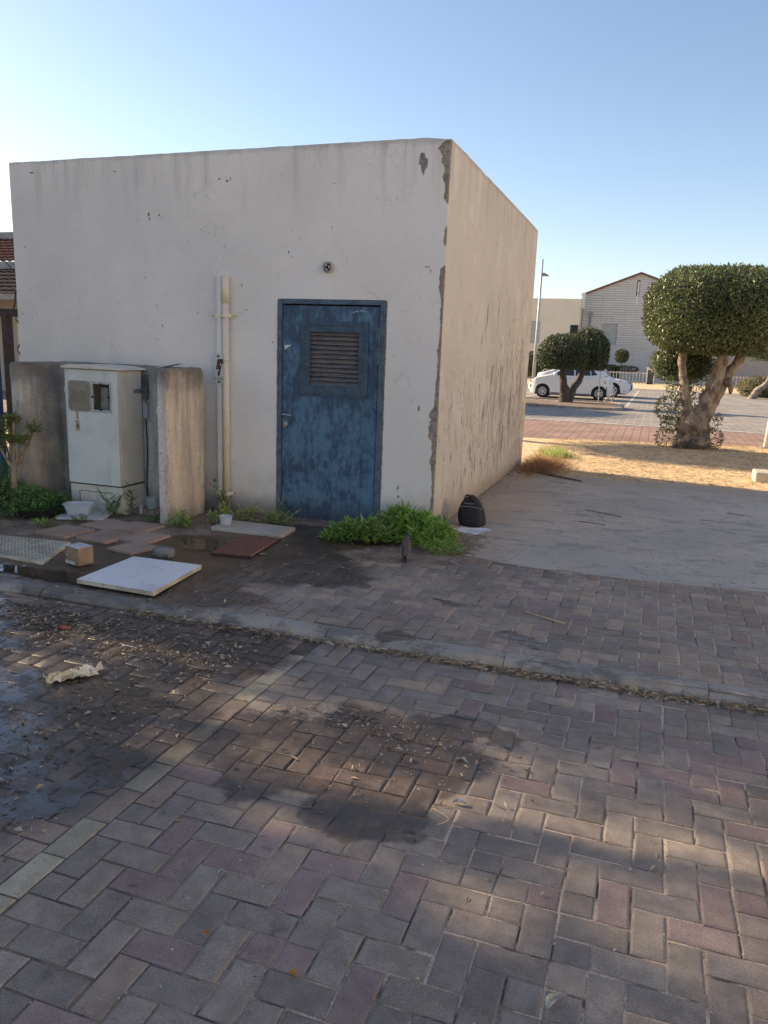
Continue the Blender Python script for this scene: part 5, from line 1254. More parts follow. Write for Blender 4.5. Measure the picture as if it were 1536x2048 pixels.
mb = MB(); mb.box(-17.2, -15.9, 17.93, 18.0, .75, 2.05); wn = mb.build('window', HWHITE, lh_)
for k in range(2):
    mb = MB(); mb.box(-17.1+.6*k, -16.55+.6*k, 17.91, 17.935, .80, 2.0); mb.build('shutter', SHUT, wn)

# ------------------------------------------------------------------ trees
def superball(n, c, r, p, shell=.14, flat=0.):
    d = unit(n); k = (np.abs(d[:,0])**p + np.abs(d[:,1])**p + np.abs(d[:,2])**p)**(-1/p); q = d*k[:,None]
    if flat: q[:,2] = np.maximum(q[:,2], -flat)
    lump = np.array([mnoise.noise((a*2.2+c[0], b*2.2, e*2.2)) for a, b, e in q])*.055
    sc = 1 - np.abs(rng.normal(0, shell, n))*.7 + lump + rng.exponential(.012, n)
    P = q*sc[:,None]*np.array(r)+np.array(c); nr = d/np.array(r); nr /= np.linalg.norm(nr, axis=1, keepdims=True); return P, nr
def crown(tree, blobs, L, mat, name='crown', p=2.6):
    VV, FF, nb = [], [], 0
    for (c, r, n, fl) in blobs:
        P, nr = superball(n, c, r, p, flat=fl)
        ax = nr*.45 + rng.normal(0, .6, (n,3)) + np.array([0,0,-.15]); n2 = nr + rng.normal(0, .45, (n,3))
        ln_ = rng.uniform(L*.7, L*1.25, n); V, F = leaves(P, ax, n2, ln_, ln_*.42, .2, -.1)
        VV.append(V); FF.append(F+nb); nb += len(V)
    o = fast_mesh(name, np.concatenate(VV), np.concatenate(FF), mat, tree)
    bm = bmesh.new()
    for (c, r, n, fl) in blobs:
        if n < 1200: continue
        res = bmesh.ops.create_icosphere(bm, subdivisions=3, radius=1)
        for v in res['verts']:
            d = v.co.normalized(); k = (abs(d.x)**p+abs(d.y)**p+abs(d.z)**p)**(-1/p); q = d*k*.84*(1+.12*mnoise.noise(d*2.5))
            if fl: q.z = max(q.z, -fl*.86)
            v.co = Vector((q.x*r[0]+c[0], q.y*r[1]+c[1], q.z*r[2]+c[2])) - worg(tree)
    me = bpy.data.meshes.new('shade_core'); bm.to_mesh(me); bm.free(); me.materials.append(CORE)
    oo = bpy.data.objects.new('shade_core', me); C.objects.link(oo); oo.parent = tree
    return o
def limb(mb, pts, rads, n=12, jit=.22):
    sp = spline(pts, 6); rr = []
    for i in range(len(rads)-1):
        for k in range(6): rr.append(rads[i]+(rads[i+1]-rads[i])*k/6)
    rr.append(rads[-1]); mb.tube(sp, rr, n, jit=jit)
# main ficus
T = thing('ficus_tree', 'large clipped ficus with drum shaped crown and three pale forking trunks on the dry grass', 'tree', (.78, 15.4, 0), 'clipped ficus trees')
ty = 15.4
mb = MB()
limb(mb, [(.72,ty,-.1),(.70,ty,.18),(.66,ty,.45),(.60,ty-.02,.72)], [.28,.22,.17,.10], 24, .7)
limb(mb, [(.86,ty,-.1),(.84,ty,.25),(.88,ty,.55),(.95,ty,.85)], [.24,.20,.17,.14], 24, .7)
limb(mb, [(.62,ty-.03,.35),(.60,ty-.06,.75),(.52,ty-.06,1.1),(.44,ty-.04,1.5),(.42,ty,1.95)], [.11,.09,.08,.07,.075], 14, .35)
limb(mb, [(.86,ty-.02,.45),(.92,ty-.05,.85),(1.0,ty-.05,1.15),(1.08,ty,1.45),(1.13,ty,2.0)], [.15,.13,.125,.105,.09], 18, .5)
limb(mb, [(.92,ty,.55),(1.05,ty+.05,.95),(1.20,ty+.08,1.3),(1.38,ty+.08,1.6),(1.55,ty+.08,2.0)], [.13,.11,.095,.08,.065], 18, .5)
mb.tube([(.50,ty-.07,.95),(.42,ty-.12,.82),(.41,ty-.12,.70)], [.05,.04,.02], 8, jit=.4); mb.tube([(1.22,ty-.02,1.25),(1.30,ty-.08,1.15),(1.30,ty-.08,1.02)], [.08,.06,.02], 8, jit=.5)
mb.build('trunk', BARK, T, smooth=True)
crown(T, [((.95,ty,2.46),(1.22,1.18,.74),36000,0)], .060, FICUS, p=3.1)
crown(T, [((.30,ty+.35,1.52),(.40,.35,.30),1700,0),((.66,ty+.5,1.50),(.36,.3,.30),1300,0),((.42,ty+.1,1.12),(.20,.2,.18),420,0),((.30,ty,.72),(.24,.22,.20),620,0),((.32,ty-.05,.42),(.14,.14,.12),240,0),((.72,ty+.1,.95),(.16,.14,.2),250,0)], .06, FICUS, 'side_shoots')
crown(T, [((.34,ty-.1,.16),(.22,.2,.17),420,0),((1.10,ty-.05,.20),(.17,.2,.18),420,0),((.70,ty-.28,.05),(.3,.08,.07),260,0),((1.15,ty-.05,.55),(.07,.08,.10),110,0)], .05, leaf_mat('dry_base_shoots', (.09,.08,.045), (.18,.15,.09), .15, .6), 'base_shoots')
def ficus(x, y, crowns, label, h0=1.0, n=9000, mat=None, L=.085, bark=None, trunks=2, group='clipped ficus trees'):
    z0 = gz(y); T = thing('ficus_tree', label, 'tree', (x, y, z0), group); mb = MB()
    for k, (c, r) in enumerate(crowns):
        tx_, ty_ = c[0], c[1]
        limb(mb, [(x+.06*(k-.5), y, z0-.1), (x+(tx_-x)*.25, y+(ty_-y)*.25, z0+h0*.5), (x+(tx_-x)*.7, y+(ty_-y)*.7, z0+h0), (tx_, ty_, c[2])], [.20,.17,.12,.09], 12, .35)
    mb.build('trunk', bark or BARKD, T, smooth=True)
    crown(T, [(c, r, n, .62) for c, r in crowns], L, mat or FICUSD, p=2.1); return T
ficus(-3.0, 29.0, [((-3.18, 28.7, 1.58), (.88, .85, .72)), ((-2.44, 30.0, 1.68), (.76, .75, .90))], 'dark double domed ficus standing on the kerbed island in front of the white hatchback', 1.0, 9500)
s2 = thing('sapling', 'small round topped ficus poking out right behind the double domed tree', 'tree', (-1.9, 30.0, -.3)); mb = MB(); mb.tube([(-1.9,30,-.2),(-1.93,30,1.4)], .018, 6); mb.build('trunk', GALV, s2); crown(s2, [((-1.95,30.0,1.62),(.24,.24,.26),1300,0)], .06, FICUSD)
ficus(4.75, 44.0, [((5.7, 44, 2.15), (1.55, 1.2, .75))], 'ficus with low wide crown seen under the right side of the large tree', .9, 5000, FICUS, .09, BARK)
ficus(-6.7, 15.3, [((-6.7, 15.3, 3.45), (1.5, 1.5, .85))], 'clipped ficus behind the hut whose shadow falls on the dry grass', 2.0, 6000)
ficus(-11.5, 25.2, [((-11.5, 25.2, 3.6), (1.7, 3.2, 1.2)), ((-13.4, 26.6, 3.8), (1.5, 2.8, 1.2))], 'wide ficus behind the hut shading the grey paving', 2.0, 7000)
ficus(-18.5, 30.5, [((-18.5, 30.5, 4.4), (2.2, 2.6, 1.6))], 'tall ficus behind the hut near the parked cars', 2.0, 6000)
def bush(x, y, r, label, mat, n=2600, L=.09, z=None):
    z0 = gz(y) if z is None else z; t = thing('bush', label, 'bush', (x, y, z0)); crown(t, [((x, y, z0+r[2]*.8), r, n, .75)], L, mat, 'foliage', 2.2); return t
bush(5.7, 46.5, (1.45, 1.0, .62), 'dry round bush before the far fence at the right', leaf_mat('dry_bush_leaf', (.13,.12,.06), (.28,.23,.12), .2, .7), 4200, .10)
bush(-8.05, 53.5, (.9, .6, .9), 'dark shrub by the far fence just right of the hut edge', FICUSD, 2200, .14, .1)
bush(-6.9, 57.5, (1.0, .7, .55), 'light green hedge plant behind the far fence', GREENW, 1800, .12, .2)
to_ = thing('topiary_tree', 'small tiered topiary tree against the gabled house', 'tree', (-2.6, 58.5, -.2)); mb = MB()
mb.tube(spline([(-2.9,58.5,-.2),(-2.7,58.5,.4),(-2.35,58.5,1.0),(-2.4,58.5,1.4)], 4), .07, 6); mb.tube(spline([(-2.7,58.5,.2),(-3.0,58.5,.9)], 4), .05, 6); mb.build('trunk', BARK, to_)
crown(to_, [((-2.38,58.5,1.62),(.42,.4,.42),1400,0),((-3.15,58.5,.72),(.62,.5,.22),1400,0),((-1.95,58.5,.75),(.75,.4,.16),900,0),((-2.9,58.4,.25),(.5,.4,.16),700,0)], .12, FICUSD)

# trees standing left of the frame that keep the forecourt in dappled shade
def big_tree(x, y, blobs, label, trunk_h):
    T = thing('shade_tree', label, 'tree', (x, y, 0), 'unseen tall shade trees at the left of the forecourt'); mb = MB()
    limb(mb, [(x,y,-.1),(x+.05,y,trunk_h*.5),(x,y,trunk_h)], [.28,.22,.2], 12, .3)
    for c, r, n in blobs: limb(mb, [(x,y,trunk_h*.8),((x+c[0])/2,(y+c[1])/2,(trunk_h+c[2])/2),c], [.15,.1,.05], 8, .2)
    mb.build('trunk', BARKD, T, smooth=True); crown(T, [(c, r, n, 0) for c, r, n in blobs], .14, FICUS, p=2.2)
big_tree(-13.2, 2.6, [((-13.2,2.35,4.9),(1.9,2.35,2.7),7000),((-13.0,.4,5.0),(1.8,1.8,2.4),4500),((-13.3,4.85,5.3),(1.1,.8,1.9),1150),((-13.3,4.9,3.6),(1.2,.7,.9),1150),((-13.0,4.95,6.1),(1.1,.9,1.2),1150)], 'unseen tall leafy shade tree left of the forecourt nearest the camera', 2.2)
big_tree(-13.6, 7.6, [((-13.4,7.2,4.6),(1.9,2.15,3.0),7000),((-13.8,9.6,4.6),(1.8,1.6,2.6),4000)], 'unseen tall leafy shade tree left of the forecourt behind the fence', 2.2)
hd = thing('hedge', 'dense clipped hedge added unseen under the tall trees to shade the forecourt', 'hedge', (-11.6, 5, 0)); crown(hd, [((-11.6,3.9,1.35),(.8,4.6,1.75),9000,.8)], .10, FICUS, 'foliage', 4)  # out-of-view hedge added to keep low sun off the ground before the hut

# ------------------------------------------------------------------ cars
def make_car(name, label, x_front, y_side, z0, facing, L, W, H, sil, wheels, wr, glass_side, belt, sh, extras):
    """sil: silhouette (x from nose, z); facing -1 = nose towards -X. near side at y_side."""
    t = thing(name, label, 'car', (x_front - facing*L/2, y_side + W/2, z0), 'white cars in the parking lot')
    def top(x):
        for (a, za), (b, zb_) in zip(sil, sil[1:]):
            if a <= x <= b:
                k = (x-a)/(b-a) if b > a else 0; return za+(zb_-za)*k
        return sil[-1][1]
    def bot(x):
        b = .19
        for xw in wheels:
            d = abs(x-xw); ra = wr+.045
            if d < ra: b = max(b, wr + math.sqrt(ra*ra-d*d))
        if x < .12: b = max(b, .19+.22*(1-x/.12))
        return b
    def plan(x):
        e = min(x, L-x); f_ = 1 - .30*max(0, 1-e/.55)**2.2; return f_
    def halfw(x, z):
        w_ = W/2*plan(x)
        if z > sh: w_ -= (z-sh)*.32
        else: w_ -= .05*((sh-z)/sh)**2
        return w_
    def pt(x, side, z, off=0.): return (x_front - facing*x, y_side + W/2 + side*(halfw(x, z)+off), z0+z)
    xs_ = sorted(set(list(np.linspace(0, L, 64)) + [p[0] for p in sil] + [w_+d for w_ in wheels for d in (-wr-.045, wr+.045)]))
    ns = 14; nt_ = 5; vs = []; row = 2*(ns+nt_)+1
    for x in xs_:
        tp, bt = top(x), bot(x); rr = .07 if tp > sh+.2 else .05; zt_ = max(bt+.005, tp-rr); half = []
        for j in range(ns): z = bt+(zt_-bt)*j/(ns-1); half.append((halfw(x, z), z))
        w0 = halfw(x, zt_)
        for j in range(1, nt_+1): a = j/nt_*math.pi/2; half.append((w0*(1-.0) - (w0 if j == nt_ else .10*(1-math.cos(a)) + (w0-.10)*max(0,(j-3)/2)) if j > 3 else w0-.10*(1-math.cos(a)), zt_+rr*math.sin(a)*(.85 if j < nt_ else 1)))
        half[-1] = (0, tp+.012)
        full = [(-a, z) for a, z in half] + [(a, z) for a, z in half[-2::-1]]
        vs += [(x_front - facing*x, y_side+W/2+a, z0+z) for a, z in full]
    m_ = len(vs)//len(xs_); body = MB(); glass = MB(); fsb, fsg = [], []
    def in_poly(x, z, P):
        c = False; j = len(P)-1
        for i in range(len(P)):
            if (P[i][1] > z) != (P[j][1] > z) and x < (P[j][0]-P[i][0])*(z-P[i][1])/(P[j][1]-P[i][1])+P[i][0]: c = not c
            j = i
        return c
    for i in range(len(xs_)-1):
        for k in range(m_-1):
            q = (i*m_+k, i*m_+k+1, (i+1)*m_+k+1, (i+1)*m_+k); fsb.append(q)
    fsb += [tuple(range(m_)), tuple((len(xs_)-1)*m_+k for k in range(m_))[::-1]]
    body.add(vs, fsb); bo = body.build('body', CARW, t, smooth=True)
    mod = bo.modifiers.new('split', 'EDGE_SPLIT'); mod.split_angle = R(38)
    for gp in glass_side:
        for s_ in (-1, 1):
            mb = MB(); n = len(gp); mb.add([pt(x, s_, z, .006) for x, z in gp], [tuple(range(n))]); mb.build('side_window', GLASS, t)
    ws = extras['windscreen']                       # (x0,z0,x1,z1)
    for nm, (xa, za, xb, zb_) in (('windscreen', ws), ('rear_window', extras['rear'])):
        if nm == 'rear_window' and not extras.get('rear'): continue
        mb = MB(); wa, wb = halfw(xa, za)-.10, halfw(xb, zb_)-.12; n = 6; vs2 = []
        for i in range(n+1):
            k = i/n; x, z = xa+(xb-xa)*k, za+(zb_-za)*k; w_ = wa+(wb-wa)*k; vs2 += [(x_front-facing*x, y_side+W/2-w_, z0+top(x)+.018), (x_front-facing*x, y_side+W/2+w_, z0+top(x)+.018)]
        mb.add(vs2, [(2*i, 2*i+1, 2*i+3, 2*i+2) for i in range(n)]); mb.build(nm, GLASS, t)
    for xw in wheels:
        for s_ in (-1, 1):
            cxw, cyw = x_front-facing*xw, y_side+W/2+s_*(W/2-.10)
            Mw = Matrix.Translation((cxw, cyw, z0+wr)) @ Matrix.Rotation(R(90)*(-s_), 4, 'X')
            mb = MB(); mb.lathe([(wr*.62,-.09),(wr*.93,-.09),(wr,-.06),(wr,.06),(wr*.93,.085),(wr*.64,.085),(wr*.62,.06)], 28, 0, Mw); wo = mb.build('wheel', TYRE, t)
            mb = MB(); mb.lathe([(wr*.64,.084),(wr*.60,.070),(wr*.2,.082),(0,.088)], 28, 0, Mw); mb.build('rim', RIM, wo)
            mb = MB()
            for k in range(6):
                a = 2*math.pi*k/6
                P_ = [(wr*r_*math.cos(a+d_), wr*r_*math.sin(a+d_), .079+.006*(r_ < .5)) for r_, d_ in ((.30,-.22),(.52,-.26),(.52,.26),(.30,.22))]; mb.add(P_, [(0,1,2,3)], 0, Mw)
            mb.build('rim_slot', SEAM, wo)
        mb = MB(); mb.box(x_front-facing*xw-wr-.03, x_front-facing*xw+wr+.03, y_side+.08, y_side+W-.08, z0+.20, z0+wr+.30); mb.build('wheel_well', DARKV, t)
    mb = MB(); mb.box(min(x_front-facing*.3, x_front-facing*(L-.3)), max(x_front-facing*.3, x_front-facing*(L-.3)), y_side+.15, y_side+W-.15, z0+.14, z0+.26); mb.build('underbody', DARKV, t)
    for nm, P_, mt, off in extras['patches']:
        for s_ in (-1, 1): mb = MB(); mb.add([pt(x, s_, z, off) for x, z in P_], [tuple(range(len(P_)))]); mb.build(nm, mt, t)
    for s_ in (-1, 1):
        xm, zm = extras['mirror']; mb = MB(); c_ = Vector(pt(xm, s_, zm, .07)); mb.lathe([(0,-.06),(.07,-.05),(.095,0),(.07,.05),(0,.06)], 10, 0, Matrix.Translation(c_) @ Matrix.Diagonal((1,.8,1,1))); mb.build('mirror', CARW, t, smooth=True)
    return t, pt
Z0 = gz(35)+.004
make_car('parked_car', 'white hatchback parked side on behind the double domed tree, nose to the left', -5.28, 34.75, Z0, -1, 3.58, 1.58, 1.485,
    [(0,.50),(.03,.66),(.12,.76),(.35,.88),(.80,.99),(.98,1.04),(1.25,1.22),(1.55,1.39),(1.80,1.455),(2.25,1.475),(2.75,1.45),(3.05,1.38),(3.20,1.32),(3.40,1.06),(3.52,.80),(3.58,.62)],
    [.66, 3.06], .285, [[(1.10,.99),(1.42,1.22),(1.66,1.335),(1.93,1.37),(1.97,1.0)],[(2.03,1.0),(2.00,1.375),(2.45,1.375),(2.60,1.33),(2.66,1.03)],[(2.70,1.03),(2.64,1.31),(2.72,1.28),(2.95,1.07)]], 1.0, .95,
    dict(windscreen=(1.02,1.06,1.50,1.36), rear=(3.22,1.30,3.42,1.04), mirror=(1.18, 1.04),
    patches=[('headlight', [(.05,.66),(.10,.76),(.42,.86),(.40,.76),(.16,.66)], HEADL, .006), ('fog_lamp', [(.06,.42),(.09,.56),(.14,.56),(.14,.42)], HEADL, .006),
             ('tail_lamp', [(3.28,.72),(3.24,.80),(3.26,1.02),(3.36,1.06),(3.47,.86),(3.50,.70)], TAILL, .008), ('door_seam', [(1.98,.36),(1.99,.36),(1.98,.99),(1.97,.99)], SEAM, .004),
             ('door_seam', [(2.68,.60),(2.69,.60),(2.69,1.02),(2.68,1.02)], SEAM, .004), ('door_handle', [(1.72,.86),(1.88,.86),(1.88,.89),(1.72,.89)], GALV, .010), ('door_handle', [(2.44,.88),(2.60,.88),(2.60,.91),(2.44,.91)], GALV, .010), ('sill_trim', [(1.02,.20),(2.72,.20),(2.72,.245),(1.02,.245)], SEAM, .004)]))
make_car('parked_car', 'white sedan half hidden behind the hatchback, nose pointing right', -.95, 38.2, gz(38)+.004, 1, 4.5, 1.76, 1.45,
    [(0,.48),(.04,.62),(.25,.72),(.6,.80),(1.1,.90),(1.25,.94),(1.6,1.15),(1.95,1.33),(2.3,1.42),(2.9,1.43),(3.3,1.36),(3.8,1.12),(4.2,1.02),(4.42,.98),(4.5,.7)],
    [.88, 3.52], .32, [[(1.45,.97),(1.75,1.15),(2.05,1.28),(2.5,1.34),(2.5,.98)],[(2.56,.98),(2.56,1.34),(2.95,1.32),(3.2,1.26),(3.4,1.0)]], .95, .92,
    dict(windscreen=(1.3,.98,1.95,1.32), rear=(3.3,1.34,3.8,1.12), mirror=(1.55, 1.0),
    patches=[('headlight', [(.06,.60),(.10,.68),(.62,.80),(.60,.74),(.30,.66)], HEADL, .006), ('fog_lamp', [(.10,.30),(.14,.40),(.40,.34),(.34,.28)], SEAM, .006), ('grille_corner', [(.02,.34),(.03,.58),(.09,.60),(.08,.36)], SEAM, .006), ('door_seam', [(2.52,.36),(2.53,.36),(2.53,.97),(2.52,.97)], SEAM, .004), ('sill_trim', [(1.25,.22),(3.1,.22),(3.1,.26),(1.25,.26)], SEAM, .004)]))
# folding parking barrier
pb = thing('parking_barrier', 'rusty folding parking barrier standing at the island corner behind the hatchback', 'barrier', (-1.5, 31.2, gz(31.2)))
zb0 = gz(31.2)
for P_ in ([(-1.95,31.2,zb0),(-1.40,31.2,zb0+.50)], [(-1.55,31.25,zb0),(-1.38,31.2,zb0+.52)], [(-1.75,31.2,zb0+.2),(-1.50,31.24,zb0+.16)]):
    mb = MB(); mb.tube(P_, .028, 8); mb.build('tube', mk('barrier_paint_%d' % len(bpy.data.materials), (.26,.18,.15), (.50,.46,.42), 9), pb)
mb = MB(); mb.box(-1.75, -1.36, 31.15, 31.30, zb0, zb0+.02); mb.build('foot', STEEL, pb)

# ------------------------------------------------------------------ lamp, poles, block
lp = thing('street_lamp', 'tall slim galvanised street lamp rising at the right edge of the hut', 'street lamp', (-7.23, 50, -.28))
mb = MB(); mb.tube([(-7.25,50,-.28),(-7.24,50,3),(-7.22,50,7.25)], [.11,.085,.05], 10); mb.build('pole', GALV, lp, smooth=True)
mb = MB(); mb.prism([(-7.24,6.42),(-7.05,6.45),(-6.78,6.30),(-6.80,6.24),(-7.24,6.26)], 49.88, 50.12, axis='y'); mb.build('lamp_head', TRIM, lp, bev=.02)
wp_ = thing('white_pole', 'leaning white painted pole at the right edge beyond the ficus', 'pole', (2.13, 16.3, 0))
mb = MB(); mb.tube([(2.13,16.3,-.02),(2.19,16.3,1.2),(2.30,16.3,3.4)], [.062,.055,.05], 12); mb.build('shaft', HWHITE, wp_, smooth=True)
mb = MB(); mb.box(-.1,.1,-.1,.1,0,.012,0,Matrix.Translation((2.13,16.3,.01))); mb.build('base_plate', STEEL, wp_)
mb = MB(); mb.box(1.40, 2.6, 11.35, 11.75, -.02, .165); tag(mb.build('concrete_block', conc_mat('sunlit_block', (.42,.37,.29), (.52,.46,.37)), bev=.018), 'rounded pale concrete block on the slab edge at the far right', 'block')

# ------------------------------------------------------------------ far houses and picket fence
def house_wall(t, x0, x1, y, z0, z1, openings, mat, peak=None, name='wall'):
    xs_ = sorted({x0, x1, *[o[0] for o in openings], *[o[1] for o in openings]}); zs_ = sorted({z0, z1, *[o[2] for o in openings], *[o[3] for o in openings]}); mb = MB()
    for a, b in zip(xs_, xs_[1:]):
        for c_, d_ in zip(zs_, zs_[1:]):
            mx, mz = (a+b)/2, (c_+d_)/2
            if any(o[0] < mx < o[1] and o[2] < mz < o[3] for o in openings): continue
            mb.add([(a,y,c_),(b,y,c_),(b,y,d_),(a,y,d_)], [(0,1,2,3)])
    for o in openings:
        a, b, c_, d_ = o[:4]; e = .18
        mb.add([(a,y,c_),(a,y,d_),(a,y+e,d_),(a,y+e,c_)], [(0,1,2,3)]); mb.add([(b,y,c_),(b,y+e,c_),(b,y+e,d_),(b,y,d_)], [(0,1,2,3)])
        mb.add([(a,y,d_),(b,y,d_),(b,y+e,d_),(a,y+e,d_)], [(0,1,2,3)]); mb.add([(a,y,c_),(a,y+e,c_),(b,y+e,c_),(b,y,c_)], [(0,1,2,3)])
    return mb
gh = thing('gabled_house', 'two storey house with grey stone courses and low brown gable roof', 'house', (-1.7, 66, -.3))
gy = 61.5
ox_ = [(-4.1,-3.02,2.42,3.92),(-1.93,-1.72,5.32,7.08),(-.45,.75,2.47,3.95)]
mb = house_wall(gh, -5.62, 4.6, gy, -.6, 5.95, [o for o in ox_ if o[3] < 5.9], SIDING)
apx, apz = -1.70, 7.50
def gz_(x): return 5.98+(apz-5.98)*(x+5.62)/(apx+5.62) if x < apx else apz-(x-apx)*.36
slot = (-1.93,-1.72,5.95,7.06); xs_ = [-5.62,-4,-2.8,-1.93,-1.72,-1.70,0,1.5,3,4.6]
for a, b in zip(xs_, xs_[1:]):
    if a == -1.93: mb.add([(a,gy,7.06),(b,gy,7.06),(b,gy,gz_(b)),(a,gy,gz_(a))], [(0,1,2,3)])
    else: mb.add([(a,gy,5.95),(b,gy,5.95),(b,gy,gz_(b)),(a,gy,gz_(a))], [(0,1,2,3)])
mb.add([(-5.62,gy,-.6),(-5.62,gy,5.98),(-5.62,gy+10,5.98),(-5.62,gy+10,-.6)], [(0,1,2,3)]); mb.build('wall', SIDING, gh)
rf = MB(); th = .14
for (xa, xb) in ((-5.80, apx), (apx, 4.9)):
    za, zb_ = gz_(xa), gz_(xb)
    rf.add([(xa,gy-.15,za),(xb,gy-.15,zb_),(xb,gy-.15,zb_+th),(xa,gy-.15,za+th),(xa,gy+10,za),(xb,gy+10,zb_),(xb,gy+10,zb_+th),(xa,gy+10,za+th)], [(0,1,2,3),(3,2,6,7),(0,4,5,1),(4,7,6,5),(0,3,7,4),(1,5,6,2)])
rf.build('roof', ROOFT, gh)
for i, o in enumerate(ox_):
    if i == 1:
        mb = MB(); mb.box(-1.94,-1.715,gy+.10,gy+.14,5.93,7.08); wn = mb.build('slot_window', SEAM, gh)
        mb = MB(); mb.box(-1.87,-1.75,gy+.02,gy+.09,6.20,6.98); mb.build('pane', HWHITE, wn); mb = MB(); mb.box(-1.87,-1.75,gy+.02,gy+.09,5.96,6.14); mb.build('pane', HWHITE, wn); continue
    mb = MB(); mb.box(o[0], o[1], gy+.10, gy+.14, o[2], o[3]); wn = mb.build('window', TRIM, gh)
    for k in range(8): z = o[2]+.02+(o[3]-o[2]-.04)*k/8; mb = MB(); mb.box(o[0]+.03, o[1]-.03, gy+.07, gy+.098, z, z+(o[3]-o[2])/8-.012); mb.build('shutter_slat', SHUT, wn)
mb = MB(); mb.box(-1.90,-1.76,gy-.02,gy+.02,5.30,5.93); mb.build('lower_slot_pane', HWHITE, gh)
mb = MB(); mb.tube([(-5.02,gy-.08,-.4),(-5.02,gy-.08,4.55)], .06, 8); mb.box(-5.16,-4.88,gy-.16,gy-.0,4.55,4.75); mb.build('drainpipe', TRIM, gh)
mb = MB(); mb.box(3.3,4.5,gy-.03,gy+.02,-.4,1.7); mb.build('pale_gate', mk('pale_gate_paint', (.52,.56,.50), rough=.6), gh)
mb = MB(); mb.box(2.6,4.9,gy-.25,gy-.05,1.9,2.05); mb.build('canopy', TRIM, gh)
fh = thing('flat_house', 'beige flat roofed house block between the hut and the gabled house', 'house', (-8, 66, -.3))
fy_ = 60.0; op = [(-6.30,-5.70,3.08,3.75),(-9.9,-8.5,2.35,3.95)]
mb = house_wall(fh, -16, -5.66, fy_, -.6, 5.52, op, HWALL); mb.add([(-5.66,fy_,-.6),(-5.66,fy_+8,-.6),(-5.66,fy_+8,5.52),(-5.66,fy_,5.52)], [(0,1,2,3)]); mb.build('wall', HWALL, fh)
mb = MB(); mb.box(-16.05,-5.62,fy_-.04,fy_+8,5.521,5.60); mb.build('roof_edge', HWHITE, fh)
mb = MB(); mb.box(-6.30,-5.70,fy_+.1,fy_+.14,3.08,3.75); wn = mb.build('window', BROWNW, fh); mb = MB(); mb.box(-6.2,-5.8,fy_+.06,fy_+.098,3.12,3.70); mb.build('pane', GLASS, wn)
mb = MB(); mb.box(-9.9,-8.5,fy_+.1,fy_+.14,2.35,3.95); wn = mb.build('window', TRIM, fh)
for k in range(8): z = 2.37+.195*k; mb = MB(); mb.box(-9.87,-8.53,fy_+.07,fy_+.098,z,z+.18); mb.build('shutter_slat', SHUT, wn)
mb = MB(); mb.box(-5.655,-5.45,fy_+.2,gy-.02,4.95,6.05); mb.build('white_fascia', HWHITE, fh)
rh = thing('far_right_house', 'pinkish house wall behind the low ficus at the right edge', 'house', (9, 64, -.3))
mb = MB(); mb.box(4.7,16,60.5,70,-.6,2.6); mb.build('wall', mk('pink_render', (.42,.35,.32), (.38,.32,.29)), rh); mb = MB(); mb.box(4.6,16.1,60.4,70.1,2.6,2.75); mb.build('roof', ROOFT, rh)
wall_ = MB(); wall_.box(-16,-6.2,56.6,56.8,-.3,.35); tag(wall_.build('garden_wall', mk('low_wall_render', (.45,.44,.42))), 'low grey garden wall behind the fence at the hut edge', 'wall')
pf = thing('picket_fence', 'long pale metal picket fence along the far side of the parking lot', 'fence', (-1, 56, -.2))
mb = MB(); mb.box(-10,8,55.98,56.02,.50,.56); mb.box(-10,8,55.98,56.02,-.08,-.03); mb.build('rail', FENCEW, pf)
pm = None
for k in range(78):
    x = -9.6+.215*k
    if -.62 < x < .02: continue
    if pm is None:
        mb = MB(); o_ = worg(pf); mb.box(-.028+o_.x,.028+o_.x,-.05+o_.y,-.02+o_.y,-.14+o_.z,.82+o_.z); p_ = mb.build('picket', FENCEW, pf); pm = p_.data
    else: p_ = bpy.data.objects.new('picket', pm); C.objects.link(p_); p_.parent = pf
    p_.location = (x-o_.x, 0, 0)
gp = thing('gate_pillar', 'white capped utility pillar standing in the picket fence', 'pillar', (-.32, 56, -.2))
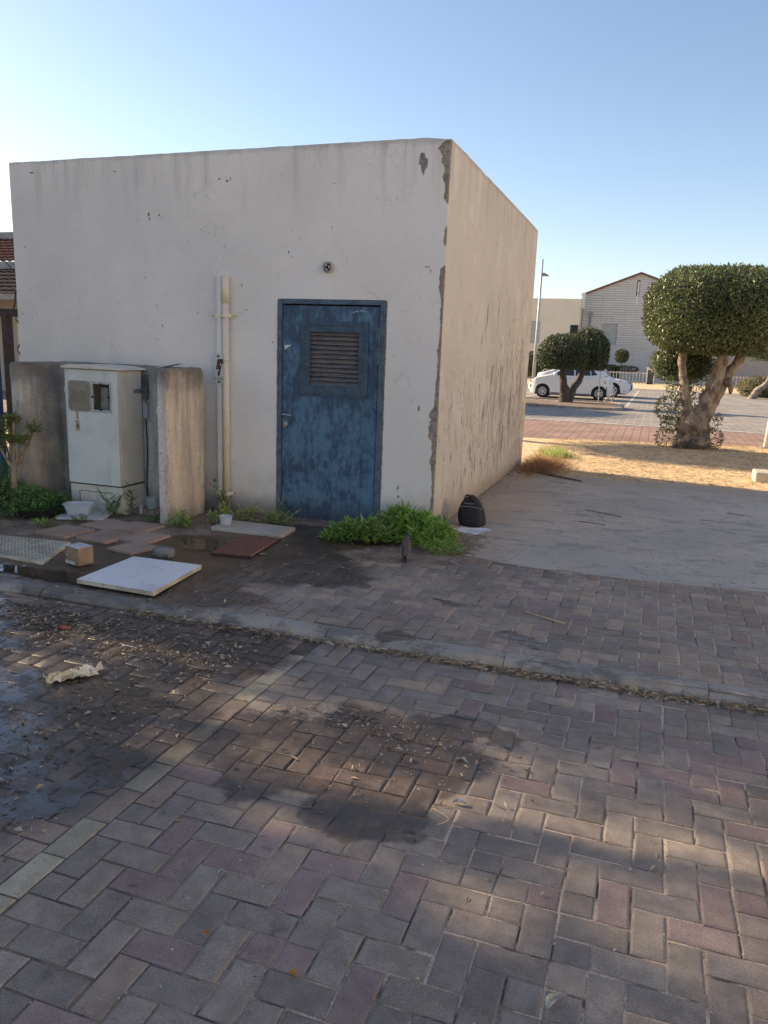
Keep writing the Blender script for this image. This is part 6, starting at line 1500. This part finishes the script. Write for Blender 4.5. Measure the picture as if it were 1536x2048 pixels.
mb = MB(); mb.box(-.58,-.50,55.8,56.2,-.25,.86); mb.box(-.12,-.04,55.8,56.2,-.25,.86); mb.box(-.50,-.12,55.8,56.2,.78,.86); mb.build('frame', HWHITE, gp)
mb = MB(); mb.box(-.64,.02,55.75,56.25,.862,.93); mb.build('cap', HWHITE, gp); mb = MB(); mb.box(-.50,-.12,55.9,56.1,-.25,.78); mb.build('meter_door', mk('dark_door', (.10,.10,.10)), gp)

# added houses, unseen right of the frame: pale fronts bounce warm light onto the hut
for yy, nm in ((-7, 'unseen cream house added beyond the right edge nearest the camera to bounce light'), (9, 'unseen cream house added beyond the right edge to bounce light onto the hut side wall')):
    sh_ = thing('reflector_house', nm, 'house', (15, yy, 0)); X = 12.5; HW = mk('reflector_cream_render_%d' % (yy+10), (.80,.70,.55), (.75,.66,.52), 1.)
    ys_ = [yy-6.5, yy-4, yy-2.4, yy+1.2, yy+2.8, yy+6.5]; mb = MB()
    for a, b in zip(ys_, ys_[1:]):
        for c_, d_ in zip([-.1, .9, 2.2, 3.8, 5.1, 6.4], [.9, 2.2, 3.8, 5.1, 6.4]):
            if (a in (ys_[1], ys_[3])) and c_ in (.9, 3.8): continue
            mb.add([(X,b,c_),(X,a,c_),(X,a,d_),(X,b,d_)], [(0,1,2,3)])
    mb.add([(X,ys_[0],-.1),(X+8,ys_[0],-.1),(X+8,ys_[0],6.4),(X,ys_[0],6.4)], [(0,1,2,3)]); mb.add([(X,ys_[-1],-.1),(X,ys_[-1],6.4),(X+8,ys_[-1],6.4),(X+8,ys_[-1],-.1)], [(0,1,2,3)])
    mb.build('wall', HW, sh_)
    mb = MB(); mb.box(X-.3, X+8.3, ys_[0]-.3, ys_[-1]+.3, 6.4, 6.6); mb.build('roof', ROOFT, sh_)
    for a in (ys_[1], ys_[3]):
        for z in (.9, 3.8):
            mb = MB(); mb.box(X+.12, X+.16, a, a+1.6, z, z+1.3); w_ = mb.build('window', GLASS, sh_); mb = MB(); mb.box(X+.08, X+.119, a+.77, a+.83, z, z+1.3); mb.build('frame', HWHITE, w_)
